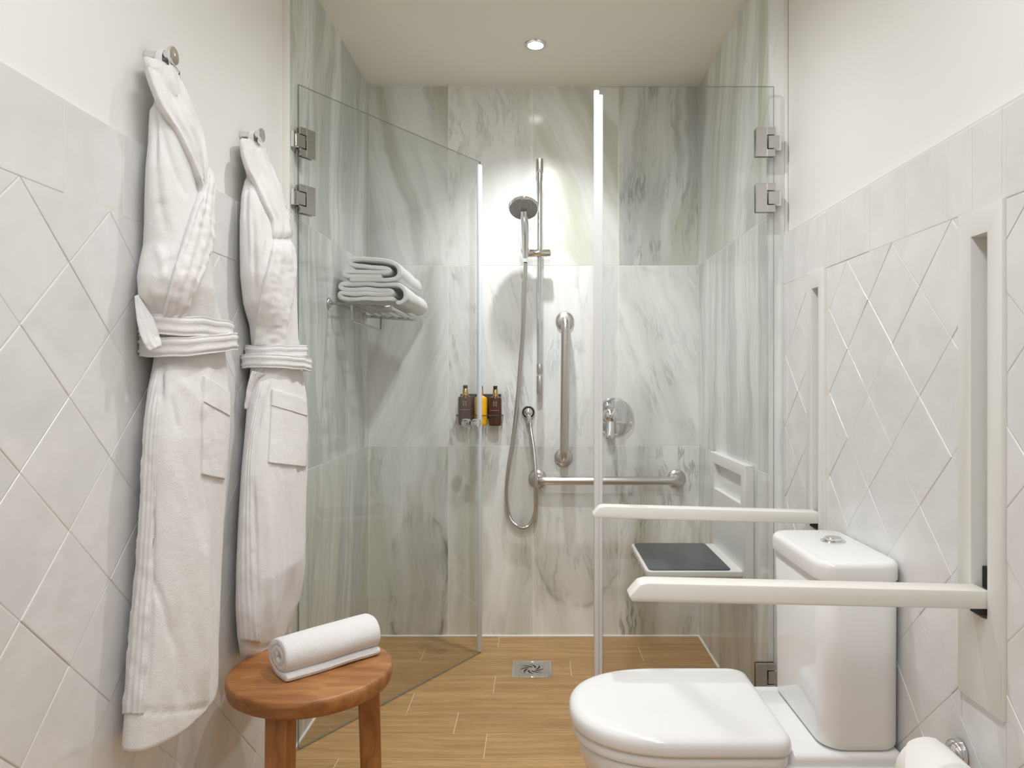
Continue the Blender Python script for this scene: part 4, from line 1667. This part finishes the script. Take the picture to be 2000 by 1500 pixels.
        return part(name, bm, TERRY, s.root, angle=3.0)


def ribbon(root, name, pts, wv, th):
    """flat strap through 3-D points; wv = half-width vector"""
    bm = bmesh.new()
    P = smooth_path(pts, 16)
    rings = []
    wv = Vector(wv)
    for i, p in enumerate(P):
        d = (P[min(i + 1, 16)] - P[max(i - 1, 0)]).normalized()
        n = d.cross(wv).normalized() * th
        rings.append([p - wv - n * .5, p - wv + n * .5, p - wv * .5 + n, p + wv * .5 + n, p + wv + n * .5, p + wv - n * .5, p + wv * .5 - n, p - wv * .5 - n])
    add_loft(bm, rings)
    return part(name, bm, TERRY, root, angle=2.0)


# ---- the near robe
HY1, HZ1 = 1.355, 1.735
hook(HY1, HZ1, 'chrome peg hook holding the nearer bathrobe')
rows1 = [(126, 292, 332), (129, 284, 339), (134, 279, 344), (150, 281, 350), (180, 292, 362), (205, 303, 376), (222, 300, 386), (240, 292, 393), (270, 290, 402), (300, 289, 409), (350, 284, 415), (400, 282, 415), (450, 281, 414), (490, 279, 414), (520, 272, 415), (550, 267, 417), (590, 270, 425), (620, 284, 432), (650, 296, 438), (690, 302, 440), (720, 297, 441), (760, 288, 445), (800, 283, 447), (850, 279, 447), (900, 276, 445), (950, 274, 441), (1000, 271, 440), (1100, 265, 436), (1200, 255, 432), (1300, 246, 428), (1380, 239, 426), (1395, 238, 425), (1400, 241, 423), (1402, 248, 418)]
thick1 = [(126, .026), (150, .034), (200, .050), (300, .075), (450, .095), (560, .105), (620, .092), (660, .088), (720, .095), (850, .105), (1100, .105), (1300, .105), (1402, .100)]
r1 = Robe(rows1, thick1, HY1, '')
root = thing('bathrobe', 'white terry bathrobe on the nearer hook, the larger of the two', 'bathrobe', (-0.70, HY1, 0.46), 'white bathrobes on the left wall')
r1.sculpt([
    ([(306, 212), (303, 260), (304, 330)], 5, .010),
    ([(312, 235), (330, 300), (350, 350), (368, 390)], 6, .010),
    ([(300, 300), (312, 400), (330, 470)], 9, .006),
    ([(284, 430), (300, 405), (330, 392)], 8, .006),
    ([(300, 540), (320, 520), (350, 500)], 7, .007),
    ([(276, 565), (296, 590), (308, 620)], 8, .009),
    ([(300, 470), (316, 500), (322, 560)], 9, -.006),
    ([(360, 250), (390, 340), (398, 420)], 8, .006),
    ([(320, 700), (312, 730), (316, 790)], 7, .009),
    ([(335, 770), (345, 820), (352, 850)], 6, .006),
    ([(330, 720), (380, 770), (400, 820)], 12, -.005),
    ([(296, 1120), (325, 1200), (345, 1280)], 7, .009),
    ([(340, 1180), (352, 1290), (358, 1390)], 10, .007),
    ([(300, 900), (300, 1100), (288, 1380)], 4, .004),
    ([(390, 1000), (395, 1150), (400, 1390)], 16, -.010),
    ([(420, 950), (418, 1150), (410, 1390)], 9, .006),
    ([(240, 1386), (300, 1391), (360, 1388), (430, 1372)], 3.5, .005),
], 4.0)
r1.build(root)
r1.patch('lapel', [(283, 132), (284, 150), (300, 190), (312, 212), (345, 266), (369, 318), (384, 362), (388, 385)], [(338, 130), (347, 140), (360, 192), (378, 232), (391, 270), (398, 318), (396, 360), (394, 385)], 30, 60, .001, .011, ribs=3, rib_h=.0034, wr=.0010, seed=2, t1=.1, lift=[(126, -.722), (140, -.712), (190, -.696), (230, -.684), (300, -.676), (400, -.67)])
r1.patch('lapel', [(399, 322), (392, 352), (381, 390), (361, 450), (344, 505), (330, 552), (316, 618)], [(413, 322), (414, 350), (413, 400), (411, 470), (396, 525), (375, 572), (357, 618)], 24, 72, .003, .009, ribs=3, rib_h=.0014, wr=.0036, seed=7, t0=.14)
r1.patch('front_band', [(316, 702), (302, 725), (291, 770), (285, 800), (280, 860), (277, 930), (273, 1010), (267, 1100), (257, 1200), (248, 1300), (240, 1396)], [(330, 702), (322, 725), (316, 770), (314, 800), (309, 860), (306, 930), (303, 1010), (299, 1100), (293, 1200), (287, 1300), (281, 1398)], 24, 90, .0, .0045, ribs=4, rib_h=.0011, wr=.0026, seed=5, t0=.04)
r1.patch('pocket', [(394, 734), (392, 800), (392, 870), (391, 928)], [(446, 768), (447, 820), (446, 880), (439, 938)], 16, 46, .0, .0055, wr=.0010, seed=1)
r1.patch('pocket_hem', [(394, 733), (393, 786)], [(447, 768), (447, 815)], 16, 28, .0045, .0030, wr=.0012, seed=1)
zb = [EYE - (py - CY) * 1.36 / F for py in (637, 668)]
r1.belt_loop('belt', lambda a: zb[0] + 0.002 * math.sin(a) - 0.002, 0.037, .016, seed=1.0)
r1.belt_loop('belt', lambda a: zb[1] - 0.001 + 0.0125 * math.sin(a + 0.15), 0.036, .022, seed=4.0)


def P3(px, py, X):
    y = F * X / (px - CX)
    return Vector((X, y, EYE - (py - CY) * y / F))




def belt_tail(root, L, Rr, th):
    """end of the belt: soft ribbed strap between two 3-D edge lines"""
    L, Rr = smooth_path(L, 24), smooth_path(Rr, 24)
    bm = bmesh.new()
    rings = []
    for i in range(25):
        a, b = L[i], Rr[i]
        across = b - a
        along = (L[min(i + 1, 24)] - L[max(i - 1, 0)])
        n = across.cross(along).normalized()
        if n.x < 0:
            n = -n
        front, back = [], []
        for k in range(13):
            u = k / 12
            e = math.sqrt(max(0.0, 1 - (2 * u - 1) ** 4))
            w = 0.0020 * noise.noise(Vector((i * 0.25, u * 3, 4)))
            front.append(a + across * u + n * (th * e + 0.0012 * math.cos(2 * PI * 3 * u) + w))
            back.append(a + across * u - n * (th * e * 0.7 - w))
        rings.append(front + back[::-1])
    add_loft(bm, rings)
    return part('belt_end', bm, TERRY, root, angle=2.0)


belt_tail(root, [P3(263, 578, -.718), P3(265, 610, -.712), P3(270, 640, -.704), P3(279, 668, -.694), P3(292, 686, -.684)], [P3(269, 577, -.716), P3(287, 603, -.700), P3(302, 628, -.688), P3(310, 652, -.680), P3(316, 676, -.672)], 0.0045)
ribbon(root, 'hanging_loop', [(-0.722, HY1 - 0.010, HZ1 - 0.035), (-0.722, HY1 - 0.0115, HZ1 - 0.004), (-0.722, HY1, HZ1 + 0.0105), (-0.722, HY1 + 0.0115, HZ1 - 0.004), (-0.722, HY1 + 0.018, HZ1 - 0.035)], (0.0075, 0, 0), 0.0012)

# ---- the far robe
HY2, HZ2 = 1.789, 1.733
hook(HY2, HZ2, 'chrome peg hook holding the bathrobe nearer the shower')
rows2 = [(281, 480, 512), (284, 473, 517), (292, 467, 521), (310, 469, 525), (340, 478, 536), (358, 482, 542), (370, 477, 546), (400, 471, 556), (450, 468, 568), (500, 468, 574), (550, 469, 577), (600, 475, 579), (640, 487, 581), (690, 492, 588), (740, 487, 593), (780, 483, 598), (850, 477, 602), (910, 471, 602), (1000, 465, 599), (1080, 461, 598), (1150, 460, 594), (1200, 463, 585), (1240, 468, 570), (1256, 471, 560), (1263, 474, 554), (1268, 482, 545)]
thick2 = [(281, .024), (310, .034), (350, .050), (420, .075), (500, .095), (600, .100), (690, .095), (760, .105), (900, .115), (1100, .115), (1150, .100), (1268, .070)]
r2 = Robe(rows2, thick2, HY2, '')
root = thing('bathrobe', 'white terry bathrobe on the farther hook, next to the glass door', 'bathrobe', (-0.70, HY2, 0.43), 'white bathrobes on the left wall')
r2.sculpt([
    ([(484, 352), (480, 420), (484, 520)], 4, .009),
    ([(494, 400), (497, 500), (500, 600)], 5, .008),
    ([(512, 410), (524, 470), (518, 520)], 5, .008),
    ([(474, 560), (490, 610), (498, 660)], 6, .008),
    ([(530, 745), (512, 800), (498, 850)], 5, .008),
    ([(494, 930), (500, 1050), (504, 1200)], 4, .008),
    ([(520, 930), (528, 1100), (526, 1240)], 9, -.008),
    ([(560, 940), (566, 1100), (552, 1240)], 8, .007),
    ([(470, 1256), (510, 1266), (560, 1250)], 3, .005),
], 11.0)
r2.build(root)
r2.patch('lapel', [(470, 291), (470, 306), (480, 332), (493, 356), (511, 398), (528, 432), (532, 470)], [(514, 289), (524, 305), (536, 342), (550, 382), (562, 410), (570, 440), (572, 470)], 28, 52, .001, .010, ribs=3, rib_h=.0030, wr=.0010, seed=3, t1=.1, lift=[(280, -.722), (300, -.714), (340, -.700), (400, -.684), (480, -.67)])
r2.patch('lapel', [(534, 466), (524, 510), (511, 556), (503, 600), (498, 640), (497, 676)], [(573, 466), (575, 520), (572, 570), (562, 620), (556, 650), (552, 676)], 22, 56, .003, .008, ribs=3, rib_h=.0010, wr=.0038, seed=9, t0=.12)
r2.patch('front_band', [(507, 735), (494, 790), (484, 850), (477, 910), (470, 1000), (465, 1080), (464, 1150), (466, 1200), (470, 1250)], [(529, 735), (512, 795), (498, 850), (494, 910), (495, 1000), (499, 1080), (502, 1150), (505, 1200), (508, 1258)], 20, 76, .0, .0042, ribs=4, rib_h=.0010, wr=.0022, seed=6, t0=.04)
r2.patch('pocket', [(528, 760), (526, 800), (523, 850), (520, 905)], [(597, 782), (600, 820), (602, 860), (600, 914)], 14, 40, .0, .0055, wr=.0010, seed=4)
r2.patch('pocket_hem', [(528, 759), (526, 792)], [(597, 781), (600, 814)], 14, 24, .0045, .0030, wr=.0012, seed=4)
zb2 = [EYE - (py - CY) * 1.80 / F for py in (686, 712)]
r2.belt_loop('belt', lambda a: zb2[0] + 0.006 * math.sin(a), 0.036, .013, seed=2.0)
r2.belt_loop('belt', lambda a: zb2[1] + 0.004 - 0.004 * math.sin(a), 0.034, .021, seed=6.0)
belt_tail(root, [P3(492, 724, -.700), P3(486, 742, -.706), P3(481, 766, -.712), P3(478, 798, -.716)], [P3(518, 730, -.672), P3(503, 742, -.690), P3(492, 768, -.704), P3(486, 800, -.712)], 0.0042)
ribbon(root, 'hanging_loop', [(-0.722, HY2 - 0.010, HZ2 - 0.035), (-0.722, HY2 - 0.0115, HZ2 - 0.004), (-0.722, HY2, HZ2 + 0.0105), (-0.722, HY2 + 0.0115, HZ2 - 0.004), (-0.722, HY2 + 0.018, HZ2 - 0.035)], (0.0075, 0, 0), 0.0012)
